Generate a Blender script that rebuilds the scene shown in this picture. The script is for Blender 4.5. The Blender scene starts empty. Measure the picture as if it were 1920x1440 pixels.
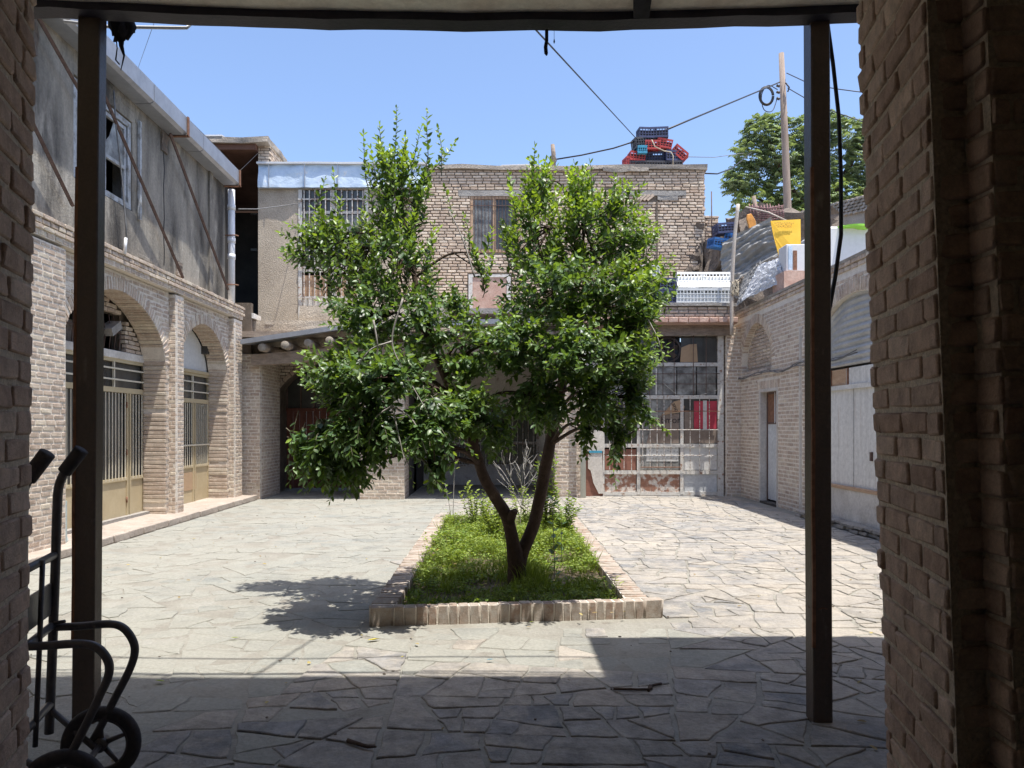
import bpy, bmesh, math, random
import numpy as np
from mathutils import Vector, Matrix, noise as mnoise

random.seed(7)
RNG = np.random.default_rng(11)
R = math.radians
scene = bpy.context.scene
col = scene.collection

# ---------------------------------------------------------------- camera, sky, sun, exposure
F = 1442.0; H = 1.55; CX, CY = 935.0, 800.0        # focal length in photo pixels, eye height
cam_d = bpy.data.cameras.new('camera')
cam = bpy.data.objects.new('camera', cam_d); col.objects.link(cam)
cam.location = (0, 0, H); cam.rotation_euler = (R(90), 0, 0)
cam_d.sensor_width = 36; cam_d.lens = 36 * F / 1920
cam_d.shift_x = 25 / 1920; cam_d.shift_y = 80 / 1920
cam_d.clip_start = 0.05; cam_d.clip_end = 2000
scene.camera = cam

world = bpy.data.worlds.new('World'); scene.world = world; world.use_nodes = True
wn = world.node_tree
sky = wn.nodes.new('ShaderNodeTexSky'); sky.sky_type = 'NISHITA'; sky.sun_disc = False
SUN = Vector((0.178, -0.17, 1.0)).normalized()       # towards the sun
sky.sun_elevation = math.asin(SUN.z); sky.sun_rotation = math.atan2(SUN.x, SUN.y)
sky.air_density = 1.0; sky.dust_density = 6.0; sky.ozone_density = 4.0; sky.altitude = 1300
wn.links.new(sky.outputs[0], wn.nodes['Background'].inputs[0])
wn.nodes['Background'].inputs[1].default_value = 0.110
sun_d = bpy.data.lights.new('sun', 'SUN'); sun_d.energy = 2.9; sun_d.angle = R(0.53); sun_d.color = (1.0, 0.955, 0.88)
sun = bpy.data.objects.new('sun', sun_d); col.objects.link(sun)
sun.rotation_euler = SUN.to_track_quat('Z', 'Y').to_euler(); sun.location = (4, -4, 20)
scene.view_settings.view_transform = 'Standard'; scene.view_settings.look = 'None'
scene.view_settings.exposure = 1.42; scene.view_settings.gamma = 1; scene.view_settings.use_curve_mapping = False
scene.render.engine = 'CYCLES'
scene.cycles.max_bounces = 8; scene.cycles.diffuse_bounces = 5; scene.cycles.transparent_max_bounces = 8

def XX(px, Y): return (px - CX) / F * Y
def ZZ(py, Y): return H - (py - CY) / F * Y
def P3(px, py, Y): return Vector((XX(px, Y), Y, ZZ(py, Y)))
def proj(p):
    if p[1] < 0.3: return None
    return CX + p[0] / p[1] * F, CY - (p[2] - H) / p[1] * F

# ---------------------------------------------------------------- materials
def _mat(name):
    m = bpy.data.materials.new(name); m.use_nodes = True
    nt = m.node_tree; return m, nt, nt.nodes['Principled BSDF']
def _pos(nt, an=(1, 1, 1)):
    g = nt.nodes.new('ShaderNodeNewGeometry'); v = nt.nodes.new('ShaderNodeVectorMath'); v.operation = 'MULTIPLY'
    v.inputs[1].default_value = an; nt.links.new(g.outputs['Position'], v.inputs[0]); return v.outputs[0], g
def _noise(nt, vec, scale, detail=5, rough=0.6):
    n = nt.nodes.new('ShaderNodeTexNoise'); n.inputs['Scale'].default_value = scale
    n.inputs['Detail'].default_value = detail; n.inputs['Roughness'].default_value = rough
    nt.links.new(vec, n.inputs['Vector']); return n.outputs[0]
def _ramp(nt, fac, stops, interp='LINEAR'):
    r = nt.nodes.new('ShaderNodeValToRGB'); r.color_ramp.interpolation = interp
    el = r.color_ramp.elements
    while len(el) < len(stops): el.new(0.5)
    for e, (p, c) in zip(el, stops): e.position = p; e.color = (*c, 1)
    nt.links.new(fac, r.inputs[0]); return r.outputs[0]
def _mix(nt, a, b, fac, mode='MIX'):
    m = nt.nodes.new('ShaderNodeMix'); m.data_type = 'RGBA'; m.blend_type = mode
    if isinstance(fac, float): m.inputs[0].default_value = fac
    else: nt.links.new(fac, m.inputs[0])
    nt.links.new(a, m.inputs[6])
    if isinstance(b, tuple): m.inputs[7].default_value = (*b, 1)
    else: nt.links.new(b, m.inputs[7])
    return m.outputs[2]
def _rand(nt, g):
    oi = nt.nodes.new('ShaderNodeObjectInfo'); a = nt.nodes.new('ShaderNodeMath'); a.operation = 'ADD'
    nt.links.new(g.outputs['Random Per Island'], a.inputs[0]); nt.links.new(oi.outputs['Random'], a.inputs[1])
    f = nt.nodes.new('ShaderNodeMath'); f.operation = 'FRACT'; nt.links.new(a.outputs[0], f.inputs[0]); return f.outputs[0]
def _bump(nt, b, h, strength, dist=0.01):
    n = nt.nodes.new('ShaderNodeBump'); n.inputs['Strength'].default_value = strength; n.inputs['Distance'].default_value = dist
    nt.links.new(h, n.inputs['Height']); nt.links.new(n.outputs[0], b.inputs['Normal'])

def mat(name, stops, scale=6, an=(1, 1, 1), rough=0.85, bump=0.4, bscale=40, dist=0.01, metal=0.0, spec=0.3, stain=None, grain=0.25, detail=6):
    """noise ramp + optional stain (colour, lo, hi, scale) + fine grain"""
    m, nt, b = _mat(name)
    vec, g = _pos(nt, an)
    c = _ramp(nt, _noise(nt, vec, scale, detail), stops)
    if stain:
        sc, lo, hi, ss = stain
        f = _ramp(nt, _noise(nt, vec, ss, 7, 0.65), [(lo, (0, 0, 0)), (hi, (1, 1, 1))])
        c = _mix(nt, c, sc, f)
    v2, _ = _pos(nt)
    gr = _ramp(nt, _noise(nt, v2, bscale, 4, 0.7), [(0.25, (1 - grain,) * 3), (0.75, (1 + grain * 0.4,) * 3)])
    c = _mix(nt, c, gr, 1.0, 'MULTIPLY')
    nt.links.new(c, b.inputs['Base Color'])
    b.inputs['Roughness'].default_value = rough; b.inputs['Metallic'].default_value = metal
    b.inputs['Specular IOR Level'].default_value = spec
    if bump: _bump(nt, b, _noise(nt, v2, bscale, 6, 0.65), bump, dist)
    return m
def island_mat(name, stops, var=0.3, scale=9, bscale=55, bump=0.7, dist=0.006, rough=0.9, wash=None, wear=0.35, field=None):
    """each piece takes its own colour from the ramp"""
    m, nt, b = _mat(name)
    vec, g = _pos(nt)
    c = _ramp(nt, _rand(nt, g), stops)
    n1 = _ramp(nt, _noise(nt, vec, scale, 6, 0.65), [(0.3, (1 - var,) * 3), (0.7, (1 + var * 0.35,) * 3)])
    c = _mix(nt, c, n1, 1.0, 'MULTIPLY')
    if wash:
        wc, lo, hi, ws = wash
        f = _ramp(nt, _noise(nt, vec, ws, 7, 0.7), [(lo, (0, 0, 0)), (hi, (wear * 2.2,) * 3)])
        c = _mix(nt, c, wc, f)
    if field:                                   # dirt of its own that changes across the place
        fc, lo, hi, fs = field
        f = _ramp(nt, _noise(nt, vec, fs, 4, 0.55), [(lo, (0, 0, 0)), (hi, (0.85,) * 3)])
        c = _mix(nt, c, fc, f)
    gr = _ramp(nt, _noise(nt, vec, bscale * 2.3, 3, 0.7), [(0.3, (0.82,) * 3), (0.7, (1.08,) * 3)])
    c = _mix(nt, c, gr, 1.0, 'MULTIPLY')
    nt.links.new(c, b.inputs['Base Color']); b.inputs['Roughness'].default_value = rough
    b.inputs['Specular IOR Level'].default_value = 0.25
    _bump(nt, b, _noise(nt, vec, bscale, 7, 0.7), bump, dist)
    return m
def plain(name, c, rough=0.5, metal=0.0, var=0.25, scale=14, spec=0.4, bump=0.15, bscale=70):
    return mat(name, [(0.3, tuple(x * (1 - var) for x in c)), (0.7, tuple(min(1, x * (1 + var)) for x in c))], scale=scale, rough=rough, metal=metal, spec=spec, bump=bump, bscale=bscale, grain=0.12)
def leaf_mat(name, old, young, rough=0.36, trans=0.32, spec=0.5):
    m, nt, b = _mat(name)
    vec, g = _pos(nt)
    at = nt.nodes.new('ShaderNodeAttribute'); at.attribute_name = 'young'
    c0 = _ramp(nt, _rand(nt, g), [(0.0, tuple(x * 0.6 for x in old)), (0.5, old), (1.0, tuple(min(1, x * 1.5) for x in old))])
    c1 = _ramp(nt, _rand(nt, g), [(0.0, tuple(x * 0.7 for x in young)), (1.0, tuple(min(1, x * 1.25) for x in young))])
    c = _mix(nt, c0, c1, at.outputs['Fac'])
    nt.links.new(c, b.inputs['Base Color']); b.inputs['Roughness'].default_value = rough
    b.inputs['Specular IOR Level'].default_value = spec
    t = nt.nodes.new('ShaderNodeBsdfTranslucent')
    c2 = _mix(nt, c, (1.6, 1.5, 0.45), 1.0, 'MULTIPLY')
    nt.links.new(c2, t.inputs[0])
    mx = nt.nodes.new('ShaderNodeMixShader'); mx.inputs[0].default_value = trans
    nt.links.new(b.outputs[0], mx.inputs[1]); nt.links.new(t.outputs[0], mx.inputs[2])
    nt.links.new(mx.outputs[0], nt.nodes['Material Output'].inputs[0])
    return m

M = {}
M['brick_left'] = island_mat('pinkish tan brick', [(0, (0.428, 0.328, 0.255)), (.3, (0.554, 0.451, 0.357)), (.65, (0.478, 0.376, 0.298)), (1, (0.629, 0.546, 0.430))], wash=((0.730, 0.695, 0.612), .50, .78, 26))
M['mortar_left'] = mat('pale lime mortar', [(.3, (0.621, 0.558, 0.477)), (.7, (0.759, 0.690, 0.598))], scale=9, bump=.8, bscale=60)
M['brick_right'] = island_mat('grey brown brick', [(0, (0.458, 0.352, 0.279)), (.35, (0.620, 0.496, 0.390)), (.7, (0.530, 0.416, 0.338)), (1, (0.708, 0.607, 0.481))], wash=((0.800, 0.800, 0.711), .52, .8, 24))
M['mortar_right'] = mat('pale pointing mortar', [(.3, (0.658, 0.600, 0.518)), (.7, (0.800, 0.741, 0.658))], scale=9, bump=.6, bscale=60)
M['brick_back'] = island_mat('weathered buff brick', [(0, (0.510, 0.389, 0.295)), (.3, (0.671, 0.550, 0.429)), (.65, (0.604, 0.470, 0.362)), (1, (0.778, 0.658, 0.523))], wash=((0.322, 0.282, 0.255), .60, .9, 3.2))
M['mortar_dark'] = mat('deep earth joint', [(.3, (.10, .08, .06)), (.7, (.20, .16, .125))], scale=5, bump=.8, bscale=50)
M['brick_near'] = island_mat('rough brown brick', [(0, (0.507, 0.347, 0.263)), (.3, (0.675, 0.487, 0.375)), (.7, (0.582, 0.421, 0.328)), (1, (0.788, 0.599, 0.470))], var=.4, scale=14, bscale=75, bump=1.0, dist=.008, wash=((0.675, 0.544, 0.412), .58, .8, 30))
M['mortar_near'] = mat('tan rough mortar', [(.3, (0.601, 0.502, 0.392)), (.7, (0.800, 0.685, 0.551))], scale=18, bump=1.0, bscale=85, dist=.012, grain=.4)
M['brick_planter'] = island_mat('pale dusty brick', [(0, (0.317, 0.223, 0.168)), (.4, (0.373, 0.297, 0.240)), (1, (0.414, 0.349, 0.289))], wash=((0.414, 0.386, 0.345), .42, .7, 16), wear=.45)
M['stone_dusty'] = island_mat('dust covered flagstone', [(0, (0.234, 0.237, 0.220)), (.3, (0.271, 0.268, 0.240)), (.6, (0.248, 0.257, 0.240)), (1, (0.297, 0.290, 0.253))],
                        var=.34, scale=4, bscale=17, bump=1.0, dist=.014, rough=.95, wash=((0.297, 0.295, 0.259), .40, .60, 3.0), field=((0.297, 0.290, 0.253), .40, .60, .7))
M['stone'] = island_mat('grey flagstone', [(0, (0.223, 0.226, 0.230)), (.25, (0.325, 0.302, 0.270)), (.45, (0.267, 0.266, 0.266)), (.7, (0.367, 0.328, 0.280)), (.85, (0.296, 0.291, 0.280)), (1, (0.382, 0.349, 0.307))],
                        var=.42, scale=7, bscale=17, bump=1.0, dist=.022, rough=.9, wash=((0.404, 0.364, 0.307), .46, .66, 4.2), field=((0.404, 0.364, 0.310), .48, .66, .55))
M['bed'] = mat('dusty lime mortar bed', [(.3, (0.221, 0.206, 0.177)), (.55, (0.279, 0.268, 0.232)), (.75, (0.315, 0.310, 0.279))], scale=2.6, bump=.8, bscale=35, dist=.012, stain=((0.173, 0.152, 0.128), .56, .72, 4), detail=8)
M['kerb'] = mat('worn pink concrete kerb', [(.3, (0.340, 0.284, 0.235)), (.7, (0.446, 0.389, 0.340))], scale=4, bump=.8, bscale=28, dist=.015)
M['plaster_grey'] = mat('stained grey plaster', [(.36, (0.066, 0.060, 0.053)), (.48, (0.194, 0.177, 0.151)), (.62, (0.353, 0.318, 0.265))], scale=1.5, an=(1, 1, .30), bump=.8, bscale=22, dist=.012, stain=((0.442, 0.406, 0.344), .54, .68, 1.6), grain=.3, detail=9)
M['plaster_mud'] = mat('straw mud plaster', [(.3, (0.418, 0.352, 0.275)), (.7, (0.572, 0.495, 0.396))], scale=2.5, bump=1.0, bscale=30, dist=.02, stain=((0.330, 0.275, 0.220), .6, .75, 5), grain=.35)
M['plaster_white'] = mat('old whitewash', [(.3, (.50, .46, .41)), (.7, (.70, .67, .62))], scale=2.4, bump=.5, bscale=22, dist=.01, stain=((.38, .31, .25), .58, .72, 3.5))
M['soffit'] = mat('sooty whitewashed soffit', [(.3, (0.652, 0.574, 0.482)), (.7, (0.800, 0.792, 0.699))], scale=3, bump=.5, bscale=18, dist=.01, stain=((0.310, 0.248, 0.202), .66, .8, 7))
M['tympanum'] = plain('smooth white plaster', (.62, .61, .58), rough=.8, var=.08)
M['red_soffit'] = mat('rusty red ceiling', [(.3, (.10, .05, .035)), (.7, (.19, .10, .07))], scale=2, bump=.3)
M['dark'] = mat('shade toned plaster', [(.3, (.05, .046, .042)), (.7, (.09, .082, .074))], scale=2, bump=.3)  # shade of unlit rooms is put into this near-black colour
M['rubble'] = island_mat('rough pale rubble', [(0, (.34, .29, .23)), (.5, (.46, .40, .33)), (1, (.56, .50, .43))], bump=1.0, dist=.02, bscale=30)
M['mud'] = mat('brown earth and debris', [(.3, (.10, .08, .065)), (.7, (.27, .22, .18))], scale=4, bump=1.0, bscale=18, dist=.04)
M['mortar_back'] = mat('brown earth mortar', [(.3, (0.180, 0.144, 0.114)), (.7, (0.324, 0.270, 0.216))], scale=5, bump=.8, bscale=50, dist=.02)
M['white_streak'] = mat('chalky white sheet with rust runs', [(.3, (.62, .61, .58)), (.7, (.76, .75, .72))], scale=2.5, rough=.6, bump=.4, bscale=14, an=(1, 5, .35), stain=((.42, .29, .20), .62, .80, 1.9))
M['dry_leaf'] = leaf_mat('dry fallen leaf', (.26, .18, .09), (.36, .30, .12), rough=.8, trans=.1, spec=.2)
M['mudcap'] = mat('grey mud roof edge', [(.3, (.30, .26, .215)), (.7, (.45, .40, .34))], scale=3, bump=1.0, bscale=24, dist=.03)
M['steel_dark'] = mat('dark rusty steel', [(.3, (.030, .022, .020)), (.7, (.062, .048, .042))], scale=4, an=(1, 1, .4), rough=.5, bump=.25, bscale=60, spec=.5, stain=((.12, .085, .06), .60, .74, 9))
M['post'] = mat('old brown painted post', [(.3, (0.052, 0.037, 0.029)), (.7, (0.098, 0.069, 0.053))], scale=5, an=(1, 1, .3), rough=.42, bump=.3, bscale=50, spec=.55, stain=((0.196, 0.161, 0.127), .60, .74, 8))
M['beam'] = mat('dark blue black steel beam', [(.3, (.018, .018, .030)), (.7, (.035, .032, .048))], scale=6, rough=.55, bump=.3)
M['gold'] = mat('cream gold enamel', [(.3, (.42, .34, .21)), (.7, (.50, .42, .27))], scale=3, rough=.45, bump=.08, bscale=20, stain=((.30, .23, .14), .66, .8, 8), grain=.08)
M['cream'] = plain('cream metal bar', (.60, .55, .44), rough=.5, var=.12)
M['glass_dark'] = mat('dusty dark glass', [(.3, (.035, .036, .034)), (.7, (.085, .085, .078))], scale=2, rough=.22, bump=.03, spec=.6, grain=.1)
M['glass_dusty'] = mat('grimy pale glass', [(.35, (.10, .095, .09)), (.52, (.24, .24, .225)), (.7, (.44, .45, .43))], scale=4.5, rough=.35, bump=.05, spec=.5, grain=.2, detail=9)
M['white_rust'] = mat('white paint over rust', [(.32, (.27, .14, .09)), (.37, (.42, .30, .23)), (.42, (.60, .57, .52)), (.7, (.68, .67, .63))], scale=11, rough=.7, bump=.5, bscale=24, detail=9)
M['rust_white'] = mat('rust with white flakes', [(.40, (.30, .155, .105)), (.50, (.38, .23, .17)), (.54, (.60, .54, .48)), (.8, (.68, .64, .59))], scale=7, rough=.8, bump=.5, bscale=24, detail=9)
M['white_metal'] = mat('chalky white painted metal', [(.3, (.60, .585, .55)), (.7, (.74, .73, .70))], scale=2.5, rough=.6, bump=.3, bscale=18, stain=((.40, .25, .16), .64, .76, 5))
M['white_door'] = mat('pale blue white door paint', [(.3, (.52, .54, .55)), (.7, (.66, .68, .69))], scale=2.5, rough=.5, bump=.2, bscale=18, stain=((.30, .22, .17), .68, .8, 9))
M['rust'] = mat('bare rust', [(.3, (.16, .075, .045)), (.7, (.30, .16, .10))], scale=14, rough=.85, bump=.5)
M['rust_dark'] = mat('dark rusty bar', [(.3, (.09, .055, .045)), (.7, (.17, .11, .09))], scale=14, rough=.8, bump=.3)
M['grille'] = mat('flaking white grille paint', [(.42, (.27, .19, .15)), (.5, (.58, .56, .52)), (.75, (.68, .66, .62))], scale=22, rough=.7, bump=.3)
M['redwood'] = mat('red brown painted boards', [(.3, (0.102, 0.033, 0.021)), (.7, (0.162, 0.057, 0.037))], scale=3, an=(6, 6, .5), rough=.6, bump=.3, bscale=20)
M['wood'] = mat('weathered grey wood', [(.3, (.20, .155, .12)), (.7, (.36, .29, .23))], scale=5, an=(1, 4, 4), rough=.85, bump=.7, bscale=30)
M['wood_end'] = mat('sawn log end', [(.3, (0.252, 0.216, 0.174)), (.7, (0.336, 0.300, 0.252))], scale=14, rough=.9, bump=.6)
M['wood_pale'] = mat('bleached pole wood', [(.3, (.42, .36, .30)), (.7, (.58, .52, .45))], scale=8, an=(5, 5, .6), rough=.85, bump=.5)
M['wood_pole'] = mat('utility pole wood', [(.3, (.24, .185, .15)), (.7, (.36, .29, .245))], scale=3, an=(5, 5, .4), rough=.85, bump=.4)
M['wood_orange'] = mat('bare orange wood', [(.3, (.42, .26, .16)), (.7, (.56, .40, .27))], scale=3, an=(1, 1, 5), rough=.8, bump=.4)
M['window_blue'] = mat('flaking blue white window paint', [(.35, (.26, .25, .23)), (.5, (.42, .44, .46)), (.75, (.54, .57, .60))], scale=9, rough=.75, bump=.5)
M['gutter'] = mat('galvanised gutter sheet', [(.3, (0.285, 0.300, 0.330)), (.7, (0.360, 0.375, 0.413))], scale=3, rough=.42, metal=.35, bump=.08, bscale=12, grain=.08)
M['sheet_blue'] = mat('creased pale blue sheet', [(.3, (.46, .56, .66)), (.7, (.60, .69, .77))], scale=3, rough=.35, metal=.25, bump=.7, bscale=5, dist=.03, stain=((.72, .72, .72), .60, .66, 3), grain=.06)
M['pipe_white'] = plain('white plastic pipe', (.72, .73, .75), rough=.35, var=.05, bump=.05)
M['pipe_grey'] = plain('pale green grey pipe', (.52, .55, .52), rough=.45, var=.07, bump=.05)
M['corrugated'] = mat('grey corrugated sheet', [(.3, (.42, .43, .43)), (.7, (.55, .56, .57))], scale=2, rough=.5, metal=.2, bump=.1, bscale=12)
M['tarp'] = mat('dusty grey ribbed sheet', [(.3, (0.223, 0.217, 0.208)), (.7, (0.322, 0.316, 0.304))], scale=2, rough=.6, bump=.4, bscale=9, dist=.02)
M['plastic_clear'] = mat('milky plastic sheet', [(.3, (0.440, 0.456, 0.480)), (.7, (0.592, 0.608, 0.640))], scale=5, rough=.22, bump=.9, bscale=9, dist=.03, spec=.7, grain=.05)
M['yellow'] = mat('faded yellow board', [(.3, (.72, .42, .03)), (.7, (.80, .50, .06))], scale=3, rough=.6, bump=.1, grain=.08)
M['orange'] = plain('orange plastic', (.70, .30, .06), rough=.55)
M['white_box'] = plain('white painted box', (0.629, 0.637, 0.646), rough=.5, var=.05)
M['green_bright'] = plain('lime green plastic', (.28, .62, .06), rough=.5, var=.1)
M['blue_crate'] = plain('blue plastic crate', (.03, .14, .38), rough=.5)
M['navy_crate'] = plain('navy plastic crate', (.045, .055, .12), rough=.55)
M['black_crate'] = plain('grey black plastic crate', (.055, .055, .065), rough=.6)
M['red_crate'] = plain('red plastic crate', (.40, .045, .04), rough=.5)
M['teal_crate'] = plain('turquoise plastic crate', (.05, .28, .42), rough=.5)
M['white_crate'] = plain('white plastic crate', (.66, .68, .68), rough=.5, var=.08)
M['rope'] = plain('pale rope', (.48, .42, .32), rough=.9)
M['cable'] = plain('black cable', (.018, .018, .020), rough=.5)
M['wire'] = plain('thin grey wire', (.16, .16, .16), rough=.6)
M['rag'] = plain('black rag', (.020, .020, .026), rough=.95, var=.5)
M['tyre'] = mat('worn dark rubber', [(.3, (0.035, 0.032, 0.035)), (.7, (0.072, 0.064, 0.067))], scale=12, rough=.75, bump=.4, bscale=60)
M['truck'] = mat('scuffed black tube', [(.3, (0.054, 0.050, 0.054)), (.7, (0.108, 0.099, 0.101))], scale=14, rough=.4, spec=.5, bump=.2, stain=((0.270, 0.198, 0.162), .62, .75, 22))
M['bark'] = mat('dark brown bark', [(.3, (.050, .032, .025)), (.7, (.105, .070, .052))], scale=10, an=(1, 1, .35), rough=.9, bump=1.0, bscale=26, dist=.02, stain=((.19, .15, .12), .62, .75, 7))
M['twig'] = plain('grey green twig', (.16, .15, .10), rough=.8)
M['twig_pale'] = plain('pale dead twig', (.36, .34, .31), rough=.85)
M['leaf'] = leaf_mat('glossy leaf', (.070, .132, .055), (.25, .37, .065), rough=.42, spec=.6, trans=.36)
M['leaf_far'] = leaf_mat('grey green foliage', (0.161, 0.221, 0.159), (0.283, 0.378, 0.127), rough=.5, trans=.25)
M['weed'] = leaf_mat('bright weed leaf', (0.086, 0.153, 0.023), (0.270, 0.342, 0.077), rough=.55, trans=.35, spec=.3)
M['soil'] = mat('dry soil', [(.3, (.10, .075, .05)), (.7, (.20, .16, .11))], scale=8, bump=1, bscale=50, dist=.02)
M['ground'] = mat('dry earth', [(.3, (.30, .25, .20)), (.7, (.40, .35, .29))], scale=.6, bump=.5, bscale=12)
M['cardboard'] = plain('cardboard', (.42, .29, .18), rough=.85, var=.08)
M['cardboard_dull'] = plain('dull board', (.24, .19, .155), rough=.85, var=.15)
M['ink'] = plain('dark ink', (.05, .04, .04), rough=.8)
M['ink_brown'] = plain('faded brown ink', (.30, .17, .03), rough=.8)
M['pink'] = plain('pink red cloth', (.50, .055, .085), rough=.7, var=.25, scale=5)
M['paper'] = plain('white paper poster', (.66, .66, .63), rough=.8, var=.07, scale=5)
M['terracotta'] = mat('pink plastered brick edge', [(.3, (.45, .27, .21)), (.7, (.60, .44, .36))], scale=6, bump=.6, bscale=26)
M['teal_patch'] = plain('pale blue green plaster', (.40, .46, .44), rough=.85, var=.1)
M['poppy'] = plain('poppy petal', (.72, .06, .02), rough=.6)
M['leaf_yellow'] = plain('fallen yellow leaf', (.62, .52, .02), rough=.6)
M['rust_red'] = plain('red oxide wall', (.26, .12, .085), rough=.85, var=.2)
M['concrete'] = mat('rough grey cement', [(.3, (.26, .24, .22)), (.7, (.38, .36, .33))], scale=6, bump=.9, bscale=26, dist=.02)
M['net'] = plain('dull red netting', (.22, .12, .12), rough=.8)

# ---------------------------------------------------------------- building helpers
def tag(o, label=None, cat=None, group=None, kind=None):
    if label: o['label'] = label
    if cat: o['category'] = cat
    if group: o['group'] = group
    if kind: o['kind'] = kind
    return o
def setp(o, parent):
    if parent is not None:
        o.parent = parent
        w = parent.matrix_basis.copy()
        o.matrix_parent_inverse = w.inverted()
    return o
def thing(name, label, cat, loc=(0, 0, 0), group=None, rot=(0, 0, 0)):
    o = bpy.data.objects.new(name, None); col.objects.link(o); o.empty_display_size = .1
    o.location = loc; o.rotation_euler = rot
    o.matrix_basis = Matrix.LocRotScale(Vector(loc), None, None) if rot == (0, 0, 0) else o.matrix_basis
    return tag(o, label, cat, group)
def link_mesh(name, me, parent=None, mtx=None):
    o = bpy.data.objects.new(name, me); col.objects.link(o); setp(o, parent)
    if mtx is not None: o.matrix_basis = mtx
    return o
def copy_thing(root, loc, rz=0.0, label=None, s=1.0, tilt=(0, 0)):
    r = root.copy(); col.objects.link(r)
    r.matrix_basis = Matrix.LocRotScale(Vector(loc), Matrix.Rotation(rz, 3, 'Z') @ Matrix.Rotation(tilt[0], 3, 'X') @ Matrix.Rotation(tilt[1], 3, 'Y'), Vector((s, s, s)) if not isinstance(s, tuple) else Vector(s))
    if label: r['label'] = label
    for ch in list(root.children):
        c = ch.copy(); col.objects.link(c); c.parent = r
        for g in ch.children:
            d = g.copy(); col.objects.link(d); d.parent = c
    return r

class MB:
    def __init__(s): s.v = []; s.f = []; s.sm = []
    def add(s, vs, fs, smooth=False):
        b = len(s.v); s.v += [tuple(v) for v in vs]; s.f += [tuple(b + i for i in f) for f in fs]; s.sm += [smooth] * len(fs); return s
    def box(s, x0, x1, y0, y1, z0, z1, M4=None):
        if x0 > x1: x0, x1 = x1, x0
        if y0 > y1: y0, y1 = y1, y0
        if z0 > z1: z0, z1 = z1, z0
        vs = [Vector(p) for p in ((x0, y0, z0), (x1, y0, z0), (x1, y1, z0), (x0, y1, z0), (x0, y0, z1), (x1, y0, z1), (x1, y1, z1), (x0, y1, z1))]
        if M4 is not None: vs = [M4 @ v for v in vs]
        return s.add(vs, [(3, 2, 1, 0), (4, 5, 6, 7), (0, 1, 5, 4), (1, 2, 6, 5), (2, 3, 7, 6), (3, 0, 4, 7)])
    def prism(s, poly, d):                       # poly: list of 3-D points (ccw seen from -d), d: extrusion vector
        n = len(poly); d = Vector(d); a = [Vector(p) for p in poly]; b = [p + d for p in a]
        return s.add(a + b, [tuple(range(n - 1, -1, -1)), tuple(range(n, 2 * n))] + [(i, (i + 1) % n, n + (i + 1) % n, n + i) for i in range(n)])
    def tube(s, pts, r, n=8, caps=True, smooth=True):
        pts = [Vector(p) for p in pts]; rs = r if isinstance(r, (list, tuple)) else [r] * len(pts)
        vs = []; fs = []; up = None
        for i, p in enumerate(pts):
            t = (pts[min(i + 1, len(pts) - 1)] - pts[max(i - 1, 0)])
            t = t.normalized() if t.length > 1e-9 else Vector((0, 0, 1))
            if up is None: up = Vector((0, 0, 1)) if abs(t.z) < .9 else Vector((1, 0, 0))
            a = up - t * up.dot(t)
            if a.length < 1e-5: a = t.orthogonal()
            a.normalize(); b = t.cross(a); up = a
            for k in range(n):
                an = 2 * math.pi * k / n; vs.append(p + (a * math.cos(an) + b * math.sin(an)) * rs[i])
        for i in range(len(pts) - 1):
            for k in range(n):
                k2 = (k + 1) % n; fs.append((i * n + k, i * n + k2, (i + 1) * n + k2, (i + 1) * n + k))
        if caps: fs.append(tuple(range(n - 1, -1, -1))); m = (len(pts) - 1) * n; fs.append(tuple(m + k for k in range(n)))
        return s.add(vs, fs, smooth)
    def build(s, name, m, parent=None, bevel=0.0):
        me = bpy.data.meshes.new(name); me.from_pydata(s.v, [], s.f)
        me.polygons.foreach_set('use_smooth', s.sm)
        me.materials.append(M[m] if isinstance(m, str) else m); me.update()
        o = link_mesh(name, me, parent)
        if bevel:
            bm = bmesh.new(); bm.from_mesh(me)
            bmesh.ops.bevel(bm, geom=bm.edges[:], offset=bevel, segments=1, affect='EDGES', clamp_overlap=True)
            bm.to_mesh(me); bm.free()
        return o
def bx(name, m, parent, x0, x1, y0, y1, z0, z1, bevel=0.0): return MB().box(x0, x1, y0, y1, z0, z1).build(name, m, parent, bevel)
def rough_up(o, amp, freq=3.0, sub=0, seed=0.0):
    """uneven real surface: subdivide and push vertices by noise"""
    bm = bmesh.new(); bm.from_mesh(o.data)
    if sub: bmesh.ops.subdivide_edges(bm, edges=bm.edges[:], cuts=sub, use_grid_fill=True)
    for v in bm.verts:
        q = v.co * freq + Vector((seed, 0, 0)); n = mnoise.noise_vector(q); v.co += n * amp
    bm.to_mesh(o.data); bm.free(); return o

# bricks: shared variants
def brick_variant(L, D, Hh, bev, seg, jit, seed):
    bm = bmesh.new(); bmesh.ops.create_cube(bm, size=1)
    for v in bm.verts: v.co = Vector((v.co.x * L, v.co.y * D, v.co.z * Hh))
    bmesh.ops.bevel(bm, geom=bm.edges[:], offset=bev, segments=seg, affect='EDGES')
    for v in bm.verts: v.co += mnoise.noise_vector(v.co * 14 + Vector((seed * 7.3, seed, 0))) * jit + mnoise.noise_vector(v.co * 45 + Vector((seed, 3.1, 0))) * jit * .5
    me = bpy.data.meshes.new('brick'); bm.to_mesh(me); bm.free()
    amax = max(p.area for p in me.polygons); me.polygons.foreach_set('use_smooth', [p.area < amax * .12 for p in me.polygons]); me.update(); return me
VL, VD, VH = .2, .1, .055
def variants(n, bev=.006, seg=1, jit=.004, lens=(.2, .1)):
    out = {}
    for k, L in enumerate(lens):
        out[k] = [brick_variant(L, VD, VH, bev, seg, jit, i + 10 * k) for i in range(n)]
    return out
BV = variants(5)
BVN = variants(8, bev=.006, seg=1, jit=.007)
_arr = {}
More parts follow.
